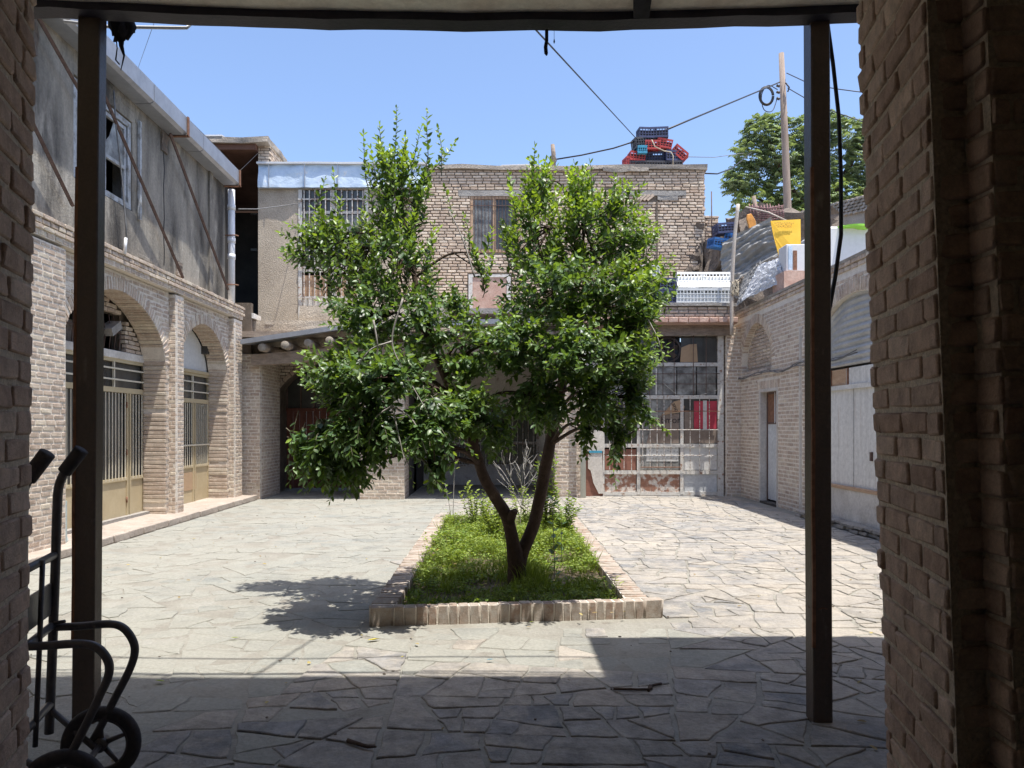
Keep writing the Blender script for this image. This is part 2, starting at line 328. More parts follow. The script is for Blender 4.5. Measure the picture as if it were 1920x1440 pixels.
def arr(me):
    if me.name not in _arr:
        v = np.empty(len(me.vertices) * 3); me.vertices.foreach_get('co', v)
        _arr[me.name] = (v.reshape(-1, 3), [tuple(p.vertices) for p in me.polygons])
    return _arr[me.name]
_matted = {}
def matted(me, m):
    k = (me.name, m.name)
    if k not in _matted:
        c = me.copy(); c.materials.clear(); c.materials.append(m); _matted[k] = c
    return _matted[k]

class Bricks:
    """collects bricks laid in courses, rings and sills; emits the largest in view one by one, the rest joined"""
    def __init__(s): s.items = []
    def one(s, c, ax, ay, az, L, D, Hh, jit=.003, rot=.012):
        """centre c, axes ax (length), ay (depth outwards), az"""
        k = 0 if L > .145 else 1
        rx = random.uniform(-rot, rot); rz = random.uniform(-rot, rot)
        ref = (.2, .1)[k]
        ax = Vector(ax)
        if ax.cross(Vector(ay)).dot(Vector(az)) < 0: ax = -ax
        B = Matrix((ax, Vector(ay), Vector(az))).transposed()
        Rm = B @ Matrix.Rotation(rx, 3, 'X') @ Matrix.Rotation(rz, 3, 'Z')
        c = Vector(c) + Vector(ay) * random.uniform(-jit, jit)
        s.items.append((c, Rm, (L / ref, D / VD, Hh / VH), k))
    def courses(s, O, U, N, iv, z0, z1, h=.071, L=.215, j=.015, D=.1, jit=.003, rot=.012, skip=0.0, proud=0.0):
        O = Vector(O); U = Vector(U); N = Vector(N); Zv = Vector((0, 0, 1)); row = 0; z = z0
        while z + h * .6 <= z1:
            hh = min(h, z1 - z); zc = z + hh / 2
            off = (row % 2) * L / 2 + random.uniform(-.02, .02)
            for a, b in iv(zc):
                k = math.floor((a - off) / L) - 1; u = off + k * L
                while u < b:
                    LL = L + random.uniform(-.02, .02)
                    s0, s1 = max(u, a), min(u + LL, b)
                    if s1 - s0 > .045 and random.random() >= skip:
                        s.one(O + U * ((s0 + s1) / 2) + Zv * zc + N * (proud - D / 2), U, N, Zv, s1 - s0 - j, D, hh - j * random.uniform(.8, 1.15), jit, rot)
                    u += LL
            z += h; row += 1
        return s
    def ring(s, O, U, N, uc, zs, w, rise, t=.2, step=.07, D=.2, j=.014, proud=0.0, power=2.0):
        O = Vector(O); U = Vector(U); N = Vector(N); Zv = Vector((0, 0, 1))
        pts = arch_pts(w, rise, 400, power); acc = 0; last = pts[0]; nxt = step / 2
        for i in range(1, len(pts)):
            p = pts[i]; acc += math.hypot(p[0] - last[0], p[1] - last[1])
            if acc >= nxt:
                q = pts[min(i + 2, len(pts) - 1)]; pr = pts[max(i - 2, 0)]
                tx, tz = q[0] - pr[0], q[1] - pr[1]; ln = math.hypot(tx, tz) or 1; tx /= ln; tz /= ln
                nx, nz = tz, -tx
                if nx * p[0] + nz * (p[1] + .3) < 0: nx, nz = -nx, -nz
                ax = U * nx + Zv * nz; az = U * tx + Zv * tz
                s.one(O + U * (uc + p[0] + nx * t / 2) + Zv * (zs + p[1] + nz * t / 2) + N * (proud - D / 2), ax, N, az if ax.cross(N).dot(az) > 0 else -az, t - .01, D, step - j, .002, .01)
                nxt += step
            last = p
        return s
    def emit(s, parent, m, limit=300, V=None, name='brick', rest='brickwork', local=None):
        V = V or BV; m = M[m] if isinstance(m, str) else m
        def score(it):
            w = it[0] if local is None else local @ it[0]
            p = proj(w)
            if p is None or not (-60 < p[0] < 1980 and -60 < p[1] < 1500): return 0
            return it[2][0] * (.2, .1)[it[3]] / w.y
        order = sorted(s.items, key=score, reverse=True)
        single = [it for it in order[:limit] if score(it) > 0]; joined = order[len(single):]
        for c, Rm, sc, k in single:
            me = matted(random.choice(V[k]), m)
            o = bpy.data.objects.new(name, me); col.objects.link(o); o.parent = parent
            if local is None: o.matrix_parent_inverse = parent.matrix_basis.inverted()
            o.matrix_basis = Matrix.LocRotScale(c, Rm, Vector(sc))
        if joined:
            vs = []; fs = []; base = 0
            for c, Rm, sc, k in joined:
                v, f = arr(random.choice(V[k]))
                A = np.array(Rm) * np.array(sc)[None, :]
                vs.append(v @ A.T + np.array(c)); fs += [tuple(base + i for i in q) for q in f]; base += len(v)
            me = bpy.data.meshes.new(rest); me.from_pydata(np.concatenate(vs), [], fs)
            me.polygons.foreach_set('use_smooth', [False] * len(me.polygons)); me.materials.append(m); me.update()
            o = bpy.data.objects.new(rest, me); col.objects.link(o); o.parent = parent
            if local is None: o.matrix_parent_inverse = parent.matrix_basis.inverted()
            o['kind'] = 'stuff'
def arch_z(u, w, rise, power=2.0):
    return rise * max(0.0, 1 - (min(abs(u), w) / w) ** power) ** (1 / power) if abs(u) < w else 0.0
def arch_pts(w, rise, n=60, power=2.0):
    out = []
    for i in range(n + 1):
        a = math.pi * (1 - i / n); c, sn = math.cos(a), math.sin(a)
        out.append((w * math.copysign(abs(c) ** (2 / power), c), rise * abs(sn) ** (2 / power)))
    return out
def arch_half(z, w, rise, power=2.0):            # half width at height z above springing
    if z <= 0: return w
    if z >= rise: return 0
    return w * (1 - (z / rise) ** power) ** (1 / power)
def backing(mb, O, U, N, u0, u1, z0, z1, th, ops=()):
    """solid wall sheet of thickness th behind O (extends to -N), with openings (ua, ub, zbottom, topfn or z)"""
    O = Vector(O); U = Vector(U); N = Vector(N); Zv = Vector((0, 0, 1))
    def slab(a, b, za0, zb0, za1, zb1):
        if max(za1 - za0, zb1 - zb0) <= .001: return
        p = [O + U * a + Zv * za0, O + U * b + Zv * zb0, O + U * b + Zv * zb1, O + U * a + Zv * za1]
        mb.prism(p, -N * th)
    us = u0
    for ua, ub, zb, top in sorted(ops, key=lambda o: o[0]):
        slab(us, ua, z0, z0, z1, z1)
        fn = top if callable(top) else (lambda u, t=top: t)
        n = 24 if callable(top) else 1
        for i in range(n):
            a = ua + (ub - ua) * i / n; b = ua + (ub - ua) * (i + 1) / n
            slab(a, b, fn(a), fn(b), z1, z1)
        if zb > z0 + .001: slab(ua, ub, z0, z0, zb, zb)
        us = ub
    slab(us, u1, z0, z0, z1, z1)
    return mb
def iv_minus(a, b, holes):
    """interval [a,b] minus list of holes"""
    out = [(a, b)]
    for h0, h1 in holes:
        nxt = []
        for s0, s1 in out:
            if h1 <= s0 or h0 >= s1: nxt.append((s0, s1)); continue
            if h0 > s0: nxt.append((s0, h0))
            if h1 < s1: nxt.append((h1, s1))
        out = nxt
    return out
Xp, Xn, Yp, Yn = Vector((1, 0, 0)), Vector((-1, 0, 0)), Vector((0, 1, 0)), Vector((0, -1, 0))

# leaves in numpy
def leaf_cloud(name, P, D, N, L, W, young, m, parent=None, blade=False):
    P = np.asarray(P, float); D = np.asarray(D, float); N = np.asarray(N, float); L = np.asarray(L, float)[:, None]; W = np.asarray(W, float)[:, None]
    D /= np.linalg.norm(D, axis=1)[:, None] + 1e-9
    S = np.cross(D, N); S /= np.linalg.norm(S, axis=1)[:, None] + 1e-9
    N = np.cross(S, D)
    if blade:
        V = np.stack([P - S * W * .5, P + S * W * .5, P + D * L * .6 + S * W * .4 + N * L * .05, P + D * L - N * L * .1, P + D * L * .6 - S * W * .4 + N * L * .05], 1); k = 5
        T = np.array([(0, 1, 2), (0, 2, 4), (4, 2, 3)])
    else:
        V = np.stack([P, P + D * L * .5 - N * W * .22, P + D * L - N * L * .12,
                      P + D * L * .28 + S * W * .42, P + D * L * .66 + S * W * .38 - N * L * .03,
                      P + D * L * .28 - S * W * .42, P + D * L * .66 - S * W * .38 - N * L * .03], 1); k = 7
        T = np.array([(0, 3, 1), (3, 4, 1), (4, 2, 1), (0, 1, 5), (5, 1, 6), (6, 1, 2)])
    n = len(P); V = V.reshape(-1, 3)
    Fc = (T[None] + (np.arange(n) * k)[:, None, None]).reshape(-1, 3)
    me = bpy.data.meshes.new(name)
    me.vertices.add(len(V)); me.vertices.foreach_set('co', V.ravel())
    me.loops.add(Fc.size); me.loops.foreach_set('vertex_index', Fc.ravel().astype(np.int32))
    me.polygons.add(len(Fc)); me.polygons.foreach_set('loop_start', np.arange(0, Fc.size, 3, dtype=np.int32))
    at = me.attributes.new('young', 'FLOAT', 'POINT'); at.data.foreach_set('value', np.repeat(np.asarray(young, float), k))
    me.materials.append(M[m]); me.update(calc_edges=True)
    return link_mesh(name, me, parent)
# ================================================================ SETTING: ground and paving
gmb = MB(); gmb.add([(-600, -400, -.03), (600, -400, -.03), (600, 900, -.03), (-600, 900, -.03)], [(0, 1, 2, 3)])
tag(gmb.build('ground', 'ground'), kind='structure')

# planter outline (front row leans a little, as in the photo)
PL = dict(x0=-1.01, x1=1.22, yf=6.0, yb=12.3)
def in_planter(x, y, g=0.0): return PL['x0'] + .04 - g < x < PL['x1'] - .02 + g and 5.98 + .11 * (x + 1) / 2.3 - g < y < PL['yb'] + g

n = 60
bed = MB(); vs = []; fs = []
gx = np.linspace(-5.95, 5.9, 80); gy = np.linspace(-4.4, 21.0, 150)
for y in gy:
    for x in gx: vs.append((x, y, .004 * mnoise.noise(Vector((x * 2, y * 2, 0))) + .003 * mnoise.noise(Vector((x * 7, y * 7, 3)))))
for j in range(len(gy) - 1):
    for i in range(len(gx) - 1): a = j * len(gx) + i; fs.append((a, a + 1, a + 1 + len(gx), a + len(gx)))
bed.add(vs, fs, True)
paving = tag(bed.build('courtyard_paving', 'bed'), kind='structure')

def bsp(poly, out):
    """cut a polygon again and again with slightly crooked lines, as a mason fits broken slabs"""
    n = len(poly); A = 0; cx = cy = 0
    for k in range(n):
        (x0, y0), (x1, y1) = poly[k], poly[(k + 1) % n]; w = x0 * y1 - x1 * y0; A += w; cx += (x0 + x1) * w; cy += (y0 + y1) * w
    if abs(A) < 1e-6: return
    cx /= 3 * A; cy /= 3 * A; A = abs(A) / 2
    if A < random.choice((.035, .06, .09, .13, .19)): out.append(((cx, cy), poly)); return
    sxx = sum((p[0] - cx) ** 2 for p in poly); syy = sum((p[1] - cy) ** 2 for p in poly); sxy = sum((p[0] - cx) * (p[1] - cy) for p in poly)
    a = .5 * math.atan2(2 * sxy, sxx - syy * 1.3) + random.uniform(-.27, .27)
    nx, ny = math.cos(a), math.sin(a); r = .14 * math.sqrt(A); px, py = cx + random.uniform(-r, r), cy + random.uniform(-r, r)
    side = [[], []]
    for k in range(n):
        p, q = poly[k], poly[(k + 1) % n]; dp = (p[0] - px) * nx + (p[1] - py) * ny; dq = (q[0] - px) * nx + (q[1] - py) * ny
        side[0 if dp <= 0 else 1].append(p)
        if dp * dq < 0: t = dp / (dp - dq); m = (p[0] + (q[0] - p[0]) * t, p[1] + (q[1] - p[1]) * t); side[0].append(m); side[1].append(m)
    if min(len(side[0]), len(side[1])) < 3: out.append(((cx, cy), poly)); return
    bsp(side[0], out); bsp(side[1], out)
def paving_cells():
    out = []
    for (xa, xb, ya, yb) in ((-5.1, PL['x0'] - .05, 5.9, 17.2), (PL['x1'] + .12, 5.12, 5.9, 17.2), (PL['x0'] - .05, PL['x1'] + .05, PL['yb'] + .05, 17.2), (-5.1, 5.12, 2.3, 5.9)):
        bsp([(xa, ya), (xb, ya), (xb, yb), (xa, yb)], out)
    return out
def stone_geo(c, poly, joint, top):
    cx = sum(p[0] for p in poly) / len(poly); cy = sum(p[1] for p in poly) / len(poly)
    pts = []
    for k in range(len(poly)):
        a, b = Vector(poly[k]), Vector(poly[(k + 1) % len(poly)])
        L = (b - a).length
        if L < .03: pts.append(a); continue
        m = 4 if L > .28 else (3 if L > .18 else (2 if L > .1 else 1))
        for t in range(m):
            p = a.lerp(b, (t + .12) / m); w = mnoise.noise_vector(Vector((p.x * 8, p.y * 8, 1.7)))
            pts.append(Vector((p.x + w.x * .022, p.y + w.y * .017)))
    ring0 = []; ring1 = []; ring2 = []
    tx, ty = random.uniform(-.014, .014), random.uniform(-.014, .014); cc = Vector((cx, cy))
    for p in pts:
        d = cc - p; dl = d.length or 1; d /= dl
        def pt(g, z): q = p + d * min(g, dl * .6); return (q.x, q.y, z + (q.x - cx) * tx + (q.y - cy) * ty)
        ring0.append((pt(joint, 0)[0], pt(joint, 0)[1], -.02)); ring1.append(pt(joint + .002, top - .003)); ring2.append(pt(joint + .007, top + .002 * random.random()))
    n = len(pts); v = ring0 + ring1 + ring2 + [(cx, cy, top + .001)]
    f = [(i, (i + 1) % n, n + (i + 1) % n, n + i) for i in range(n)] + [(n + i, n + (i + 1) % n, 2 * n + (i + 1) % n, 2 * n + i) for i in range(n)] + [(2 * n + i, 2 * n + (i + 1) % n, 3 * n) for i in range(n)]
    return v, f
cells = []
for c, poly in paving_cells():
    x, y = c
    if in_planter(x, y, .16): continue
    if any(in_planter(px, py, .02) for px, py in poly) or min(p[0] for p in poly) < -5.2 or max(p[0] for p in poly) > 5.2: continue
    # the left half lies under dust and mortar and shows little of its stones
    d_ = (-.6 - x) * .9 if y > 5 else (-1.6 - x) * .45
    if 4.9 < y < 6.2 and x < 1.5: d_ = max(d_, .35)
    dusty = random.random() < .5 + d_
    top = random.uniform(.004, .011) if not dusty else random.uniform(-.0015, .006)
    if dusty and random.random() < .12: continue
    cells.append((c, dusty, stone_geo(c, poly, random.choice((.002, .004, .008, .014, .020)) if not dusty else random.uniform(.002, .008), top)))
def cell_vis(c):
    p = proj((c[0], c[1], 0)); return p is not None and 40 < p[0] < 1700 and p[1] < 1470
near = sorted([k for k in range(len(cells)) if cell_vis(cells[k][0])], key=lambda k: cells[k][0][1])[:300]
ns = set(near)
for k in near:
    v, f = cells[k][2]
    MB().add(v, f, False).build('paving_stone', 'stone_dusty' if cells[k][1] else 'stone', paving)
for dd in (False, True):
    mb = MB()
    for k in range(len(cells)):
        if k not in ns and cells[k][1] == dd: mb.add(*cells[k][2], False)
    tag(mb.build('paving_stones_far', 'stone_dusty' if dd else 'stone', paving), kind='stuff')

# kerb step along the left arcade, rubble step along the right shop
kerb = tag(rough_up(bx('kerb', 'kerb', None, -5.95, -5.12, 6.0, 16.3, -.02, .105, .01), .018, 2.5, 5), kind='structure')
kb = Bricks(); kb.courses((-5.10, 6, 0), Yp, Xp, lambda z: [(0, 10.3)], .0, .11, h=.11, L=.42, j=.012, D=.10, jit=.008)
kb.emit(kerb, 'kerb', 40, name='kerb_stone', rest='kerb_stones')

# ================================================================ LEFT ARCADE BUILDING
LB = thing('arcade_building', 'long left building with brick arcade below and stained grey plaster storey above', 'building', (-5.9, 11, 0))
XF, XS, XD = -5.4, -5.51, -5.9          # pilaster face, arch face, door plane
AR1 = dict(c=11.22, w=1.50, zs=2.60, rise=.92); AR2 = dict(c=14.45, w=1.14, zs=2.62, rise=.84)
mb = MB()
g = .006
backing(mb, (XF - g, 0, 0), Yp, Xp, 2.0, 9.6, -.05, 3.76, .9)
def atop(A): return lambda u: A['zs'] + arch_z(u - A['c'], A['w'] + .024, A['rise'] + .02, 1.8)
backing(mb, (XS - g, 0, 0), Yp, Xp, 9.6, 12.86, -.05, 3.79, .375, [(AR1['c'] - AR1['w'] - .024, AR1['c'] + AR1['w'] + .024, -.05, atop(AR1))])
backing(mb, (XF - g, 0, 0), Yp, Xp, 12.86 + g, 13.2, -.05, 3.76, .9)
backing(mb, (XS - g, 0, 0), Yp, Xp, 13.2, 15.7, -.05, 3.79, .375, [(AR2['c'] - AR2['w'] - .024, AR2['c'] + AR2['w'] + .024, -.05, atop(AR2))])
backing(mb, (XF - g, 0, 0), Yp, Xp, 15.7 + g, 16.2, -.05, 3.76, .9)
mb.box(-6.3, XF + .004, 2.0, 16.22, 3.80, 4.06)
mb.build('wall', 'mortar_left', LB)
b = Bricks(); e = .003
b.courses((XF, 0, 0), Yp, Xp, lambda z: [(7.2, 9.6)], .0, 3.75, j=.019, jit=.002, rot=.01)
b.courses((0, 9.6, 0), Xp, Yp, lambda z: [(XD, XF - .1)], .0, 3.75)
for (ya, yb) in ((12.86, 13.2), (15.7, 16.2)):
    b.courses((0, ya, 0), Xp, Yn, lambda z: [(XD, XF)], .09, 3.75, D=.08, j=.014, jit=.002, rot=.008)
    b.courses((XF, 0, 0), Yp, Xp, lambda z: [(ya + .085, yb)], .09, 3.75, D=.1, j=.019, jit=.002, rot=.01)
b.courses((0, 16.2, 0), Xp, Yp, lambda z: [(-5.7, XF - .1)], .09, 3.75)
for A, ya, yb in ((AR1, 9.6, 12.86), (AR2, 13.2, 15.7)):
    def iv(z, A=A, ya=ya, yb=yb):
        if z < A['zs']: return iv_minus(ya, yb, [(A['c'] - A['w'], A['c'] + A['w'])])
        h = arch_half(z - A['zs'] - .0, A['w'] + .2, A['rise'] + .2, 1.8)
        return iv_minus(ya, yb, [(A['c'] - h, A['c'] + h)])
    b.courses((XS, 0, 0), Yp, Xp, iv, .0, 3.79, D=.38, j=.014, jit=.002)
    b.ring((XS, 0, 0), Yp, Xp, A['c'], A['zs'], A['w'], A['rise'], t=.2, step=.072, D=.385, power=1.8, proud=.004)
# cornice of four courses stepping out, top course of headers
for r, (z0, out) in enumerate(((3.80, .012), (3.868, .035), (3.936, .028), (4.0, .04))):
    b.courses((XF + out, 0, 0), Yp, Xp, lambda z: [(6.6, 16.28)], z0, z0 + .071, L=(.215 if r % 2 else .16), jit=.004, rot=.02, D=.2 if r == 0 else .12, j=.019)
# rubble filled tympanum over the first door
b.courses((XD + .01, 0, 0), Yp, Xp, lambda z: iv_minus(AR1['c'] - arch_half(max(0, z - AR1['zs']), AR1['w'], AR1['rise'], 1.8), AR1['c'] + arch_half(max(0, z - AR1['zs']), AR1['w'], AR1['rise'], 1.8), [(10.45, 12.15)] if z < 3.32 else []), 2.72, 3.5, D=.08, jit=.012, rot=.04)
b.emit(LB, 'brick_left', 285)
# back of the bays
mb = MB(); backing(mb, (XD - .075, 0, 0), Yp, Xp, 9.6, 12.9, 2.62, 3.6, .12, [(10.5, 12.1, 2.62, 3.3)]); mb.build('arch_infill', 'mortar_dark', LB)
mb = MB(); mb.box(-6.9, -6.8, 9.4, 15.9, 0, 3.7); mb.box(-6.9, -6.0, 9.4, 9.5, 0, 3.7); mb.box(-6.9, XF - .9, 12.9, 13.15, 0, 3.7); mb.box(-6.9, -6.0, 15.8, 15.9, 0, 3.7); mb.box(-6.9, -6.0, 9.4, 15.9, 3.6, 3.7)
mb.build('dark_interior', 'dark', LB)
pts = [(XD - .02, AR2['c'] + u, AR2['zs'] + .02 + v) for u, v in arch_pts(AR2['w'], AR2['rise'], 28, 1.8)]
MB().prism(pts, (-.06, 0, 0)).build('white_tympanum', 'tympanum', LB)
bx('lintel', 'plaster_white', LB, XD - .03, XD + .03, 9.72, 12.86, 2.60, 2.72, .008)
bx('lintel', 'gold', LB, XD - .03, XD + .035, 13.2, 15.68, 2.585, 2.645, .006)
# broken opening with hanging metal scraps
mb = MB()
for i in range(11):
    y = 10.55 + i * .15 + random.uniform(-.03, .03); mb.tube([(XD - .06, y, 2.72), (XD - .05, y + random.uniform(-.06, .06), 3.0), (XD - .06, y + random.uniform(-.09, .09), 3.28)], .009, 5)
mb.tube([(XD - .04, 10.5, 2.98), (XD - .04, 12.1, 3.02)], .01, 5)
mb.build('bent_bars', 'rust_dark', LB)
o = MB().box(-.10, .10, -.16, .16, -.06, .06, Matrix.Translation((XD - .03, 11.75, 3.05)) @ Matrix.Rotation(.5, 4, 'X')).build('scrap_board', 'concrete', LB)
o = rough_up(bx('scrap_board', 'mud', LB, XD - .2, XD - .1, 10.55, 11.5, 2.75, 3.05), .03, 6, 2)

def arcade_door(label, ya, yb, z0, z1, zt, bays, parent, zp):
    """metal door at x = XD; bays: list of (y0, y1, kind)"""
    d = MB().box(XD - .03, XD + .01, ya, ya + .05, z0, z1).box(XD - .03, XD + .01, yb - .05, yb, z0, z1).box(XD - .03, XD + .01, ya + .05, yb - .05, z1 - .05, z1).box(XD - .03, XD + .01, ya + .05, yb - .05, zt - .04, zt + .04)
    d = d.build('door', 'gold', parent)
    if label: d['label'] = label
    for (a, c) in bays:
        bx('panel', 'gold', d, XD - .025, XD - .005, a + .02, c - .02, z0, zp, .004)
        MB().box(XD - .02, XD + .016, a, a + .035, z0, zt - .04).box(XD - .02, XD + .016, c - .035, c, z0, zt - .04).box(XD - .02, XD + .016, a + .035, c - .035, zp - .02, zp + .03).build('leaf_frame', 'gold', d)
        bx('pane', 'glass_dark', d, XD - .06, XD - .05, a + .03, c - .03, zp, zt)
        k = max(2, int((c - a) / .095))
        for i in range(1, k):
            y = a + (c - a) * i / k
            MB().tube([(XD + .012, y, zp - .0), (XD + .012, y, zt - .05)], .009, 5, caps=False).build('bar', 'cream', d)
    n = 3
    for i in range(n):
        a = ya + .05 + (yb - ya - .1) * i / n; c = ya + .05 + (yb - ya - .1) * (i + 1) / n
        bx('transom_pane', 'glass_dark', d, XD - .05, XD - .04, a + .01, c - .01, zt + .04, z1 - .05)
        if i: bx('mullion', 'cream', d, XD - .02, XD + .012, a - .015, a + .015, zt + .04, z1 - .05)
    for zz in (zt + (z1 - zt) * .33, zt + (z1 - zt) * .68): bx('transom_bar', 'cream', d, XD + .008, XD + .026, ya + .05, yb - .05, zz - .012, zz + .012)
    return d
d1 = arcade_door('wide cream gold double door under the first arch', 9.75, 12.84, .10, 2.60, 2.12, [(9.8, 10.35), (10.38, 11.28), (11.32, 12.22), (12.28, 12.79)], LB, .72)
for yy in (9.84, 12.18):
    for zz in (.35, 1.1, 1.85): MB().tube([(XD + .012, yy, zz), (XD + .012, yy, zz + .09)], .014, 6).build('hinge', 'rust', d1)
bx('handle', 'cable', d1, XD + .01, XD + .05, 11.32, 11.40, 1.08, 1.12)
bx('bolt', 'cream', d1, XD + .012, XD + .04, 11.27, 11.30, .85, 1.2)
d2 = arcade_door('narrow cream gold door under the second arch', 13.22, 15.66, .10, 2.585, 2.05, [(13.3, 14.0), (14.04, 14.85), (14.9, 15.62)], LB, .78)
bx('patch', 'cardboard', d2, XD - .004, XD + .004, 14.30, 15.0, .34, .68)
bx('cross_bar', 'cream', d2, XD + .015, XD + .033, 13.3, 15.6, 1.18, 1.21)
bx('jamb_patch', 'teal_patch', LB, XD - .02, XF - .02, 9.605, 9.66, .1, .62)
o = MB().prism([(-5.75, 9.72, .105), (-5.45, 9.72, .105), (-5.62, 9.72, .62), (-5.75, 9.72, .95)], (0, .03, 0)).build('jamb_patch', 'teal_patch', LB)
rough_up(bx('sill', 'concrete', LB, XD - .05, XD + .12, 9.7, 12.85, .09, .15), .012, 6, 4)

# upper storey: stained plaster, broken window, gutter, braces
mb = MB(); XU = -5.5
backing(mb, (XU, 0, 0), Yp, Xp, 2.0, 15.45, 4.055, 6.62, .3, [(9.95, 11.55, 4.78, 6.12)])
o = mb.build('plaster_wall', 'plaster_grey', LB)
mb = MB(); mb.box(-11, XU - .3, 15.3, 15.45, 3.0, 6.6); mb.box(-11, -5.8, 2.0, 2.2, 0, 6.6); mb.box(-11, -10.8, 2, 15.4, 0, 6.6); mb.box(-11, XU - .3, 2, 15.4, 6.5, 6.6); mb.box(-7.5, XU - .3, 9.0, 12.5, 4.2, 4.3); mb.box(-7.5, -7.4, 9, 12.5, 4.2, 6.5)
mb.build('rear_shell', 'dark', LB)
for y0, y1 in ((8.35, 8.55), (14.55, 14.72)):       # pale vertical render strips proud of the wall
    rough_up(bx('render_strip', 'plaster_grey', LB, XU - .01, XU + .035, y0, y1, 4.06, 6.5), .006, 3, 4)
o = MB().prism([(XU + .002, 12.62 + .02 * math.sin(z * 9), z) for z in np.linspace(4.2, 6.3, 9)] + [(XU + .002, 12.645 + .02 * math.sin(z * 9), z) for z in np.linspace(6.3, 4.2, 9)], (.004, 0, 0)).build('crack', 'cable', LB)
rough_up(bx('broken_plaster', 'mud', LB, XU - .02, XU + .05, 8.65, 9.1, 5.9, 6.45), .05, 6, 3)
rough_up(bx('broken_plaster', 'mud', LB, XU - .02, XU + .03, 12.5, 12.72, 6.05, 6.35), .03, 9, 3)
rough_up(bx('broken_plaster', 'mud', LB, XU - .02, XU + .03, 13.1, 13.3, 4.12, 4.38), .03, 9, 3)
# brickwork laid bare round the window head
b = Bricks(); b.courses((XU + .004, 0, 0), Yp, Xp, lambda z: [(10.9, 11.95)], 6.14, 6.42, D=.05, jit=.008, rot=.03); b.courses((XU + .003, 0, 0), Yp, Xp, lambda z: [(10.9, 12.3)], 4.06, 4.22, D=.05, jit=.01, rot=.04)
b.emit(LB, 'plaster_grey', 12)
w = MB().box(XU - .10, XU - .02, 9.97, 10.05, 4.8, 6.1).box(XU - .10, XU - .02, 11.45, 11.54, 4.8, 6.1).box(XU - .10, XU - .02, 10.05, 11.45, 6.02, 6.1).box(XU - .10, XU - .02, 10.05, 11.45, 4.8, 4.88).box(XU - .09, XU - .03, 10.72, 10.78, 4.88, 6.02).build('window', 'window_blue', LB)
w['label'] = 'old broken wooden window in the plaster wall'
for (y0, y1) in ((10.07, 10.7), (10.8, 11.43)):
    MB().box(XU - .08, XU - .04, y0, y0 + .05, 4.9, 6.0).box(XU - .08, XU - .04, y1 - .05, y1, 4.9, 6.0).box(XU - .08, XU - .04, y0 + .05, y1 - .05, 5.36, 5.41).box(XU - .08, XU - .04, y0 + .05, y1 - .05, 5.95, 6.0).build('sash', 'window_blue', w)
    MB().prism([(XU - .065, y0 + .05, 5.42), (XU - .065, y1 - .05, 5.42), (XU - .065, y1 - .05, 5.94), (XU - .065, y0 + .3, 5.94), (XU - .065, y0 + .18, 5.7), (XU - .065, y0 + .1, 5.62)], (.006, 0, 0)).build('pane', 'glass_dusty', w)
MB().box(-.02, .02, -.03, .03, -.75, .75, Matrix.Translation((XU + .03, 11.72, 5.45))).build('casement_stile', 'window_blue', w)
# gutter
mb = MB()
def gut(y): return 6.42 + (15.42 - y) * .012
segs = [(5.0, 8.7), (8.72, 11.6), (11.62, 13.55), (13.57, 15.5)]
for y0, y1 in segs:
    pr = [(-5.80, 6.72), (-5.24, 6.72), (-5.20, 6.68), (-5.20, 6.42), (-5.26, 6.38), (-5.80, 6.38)]
    mb2 = MB(); a = [(x, y0, z + (15.42 - y0) * .012) for x, z in pr]; c = [(x, y1, z + (15.42 - y1) * .012) for x, z in pr]; k = len(pr)
    mb2.add(a + c, [tuple(range(k)), tuple(range(2 * k - 1, k - 1, -1))] + [(i, k + i, k + (i + 1) % k, (i + 1) % k) for i in range(k)])
    mb2.build('gutter', 'gutter', LB)
for y in (12.85, 15.42):
    MB().box(-5.6, -5.17, y - .03, y + .03, gut(y) - .06, gut(y) - .04).box(-5.195, -5.175, y - .03, y + .03, gut(y) - .06, gut(y) + .27).build('gutter_bracket', 'rust', LB)
# diagonal angle iron braces just off the wall
for (p0, p1) in (((XU + .14, 12.55, 6.33), (XU + .10, 15.35, 4.28)), ((XU + .14, 10.0, 6.40), (XU + .10, 13.15, 4.10)), ((XU + .14, 7.5, 6.2), (XU + .10, 9.75, 4.35)), ((XU + .14, 8.6, 6.5), (XU + .14, 10.3, 5.6))):
    MB().tube([p0, p1], .026, 4, smooth=False).build('brace', 'rust_dark', LB)
# ---------------- downpipe is fixed to the building's end
mb = MB(); YP = 15.62; xp = XX(434, YP)
dp = MB().tube([(xp, YP, 6.36), (xp, YP, 4.06)], .068, 14, caps=True).build('downpipe', 'pipe_white', LB)
for zz in (5.95, 5.28, 4.95): MB().tube([(xp, YP, zz), (xp, YP, zz + .10)], .078, 14).build('pipe_collar', 'pipe_white', dp)
for zz in (5.42, 4.42): MB().tube([(xp - .14, YP, zz), (xp - .1, YP - .085, zz), (xp + .1, YP - .085, zz), (xp + .15, YP - .02, zz)], .012, 6).build('pipe_clamp', 'rust', dp)

# ================================================================ REAR BUILDING
RB = thing('rear_building', 'two storey buff brick building at the far end with porch and metal fronted shop', 'building', (0, 18, 0))
YU = 19.4
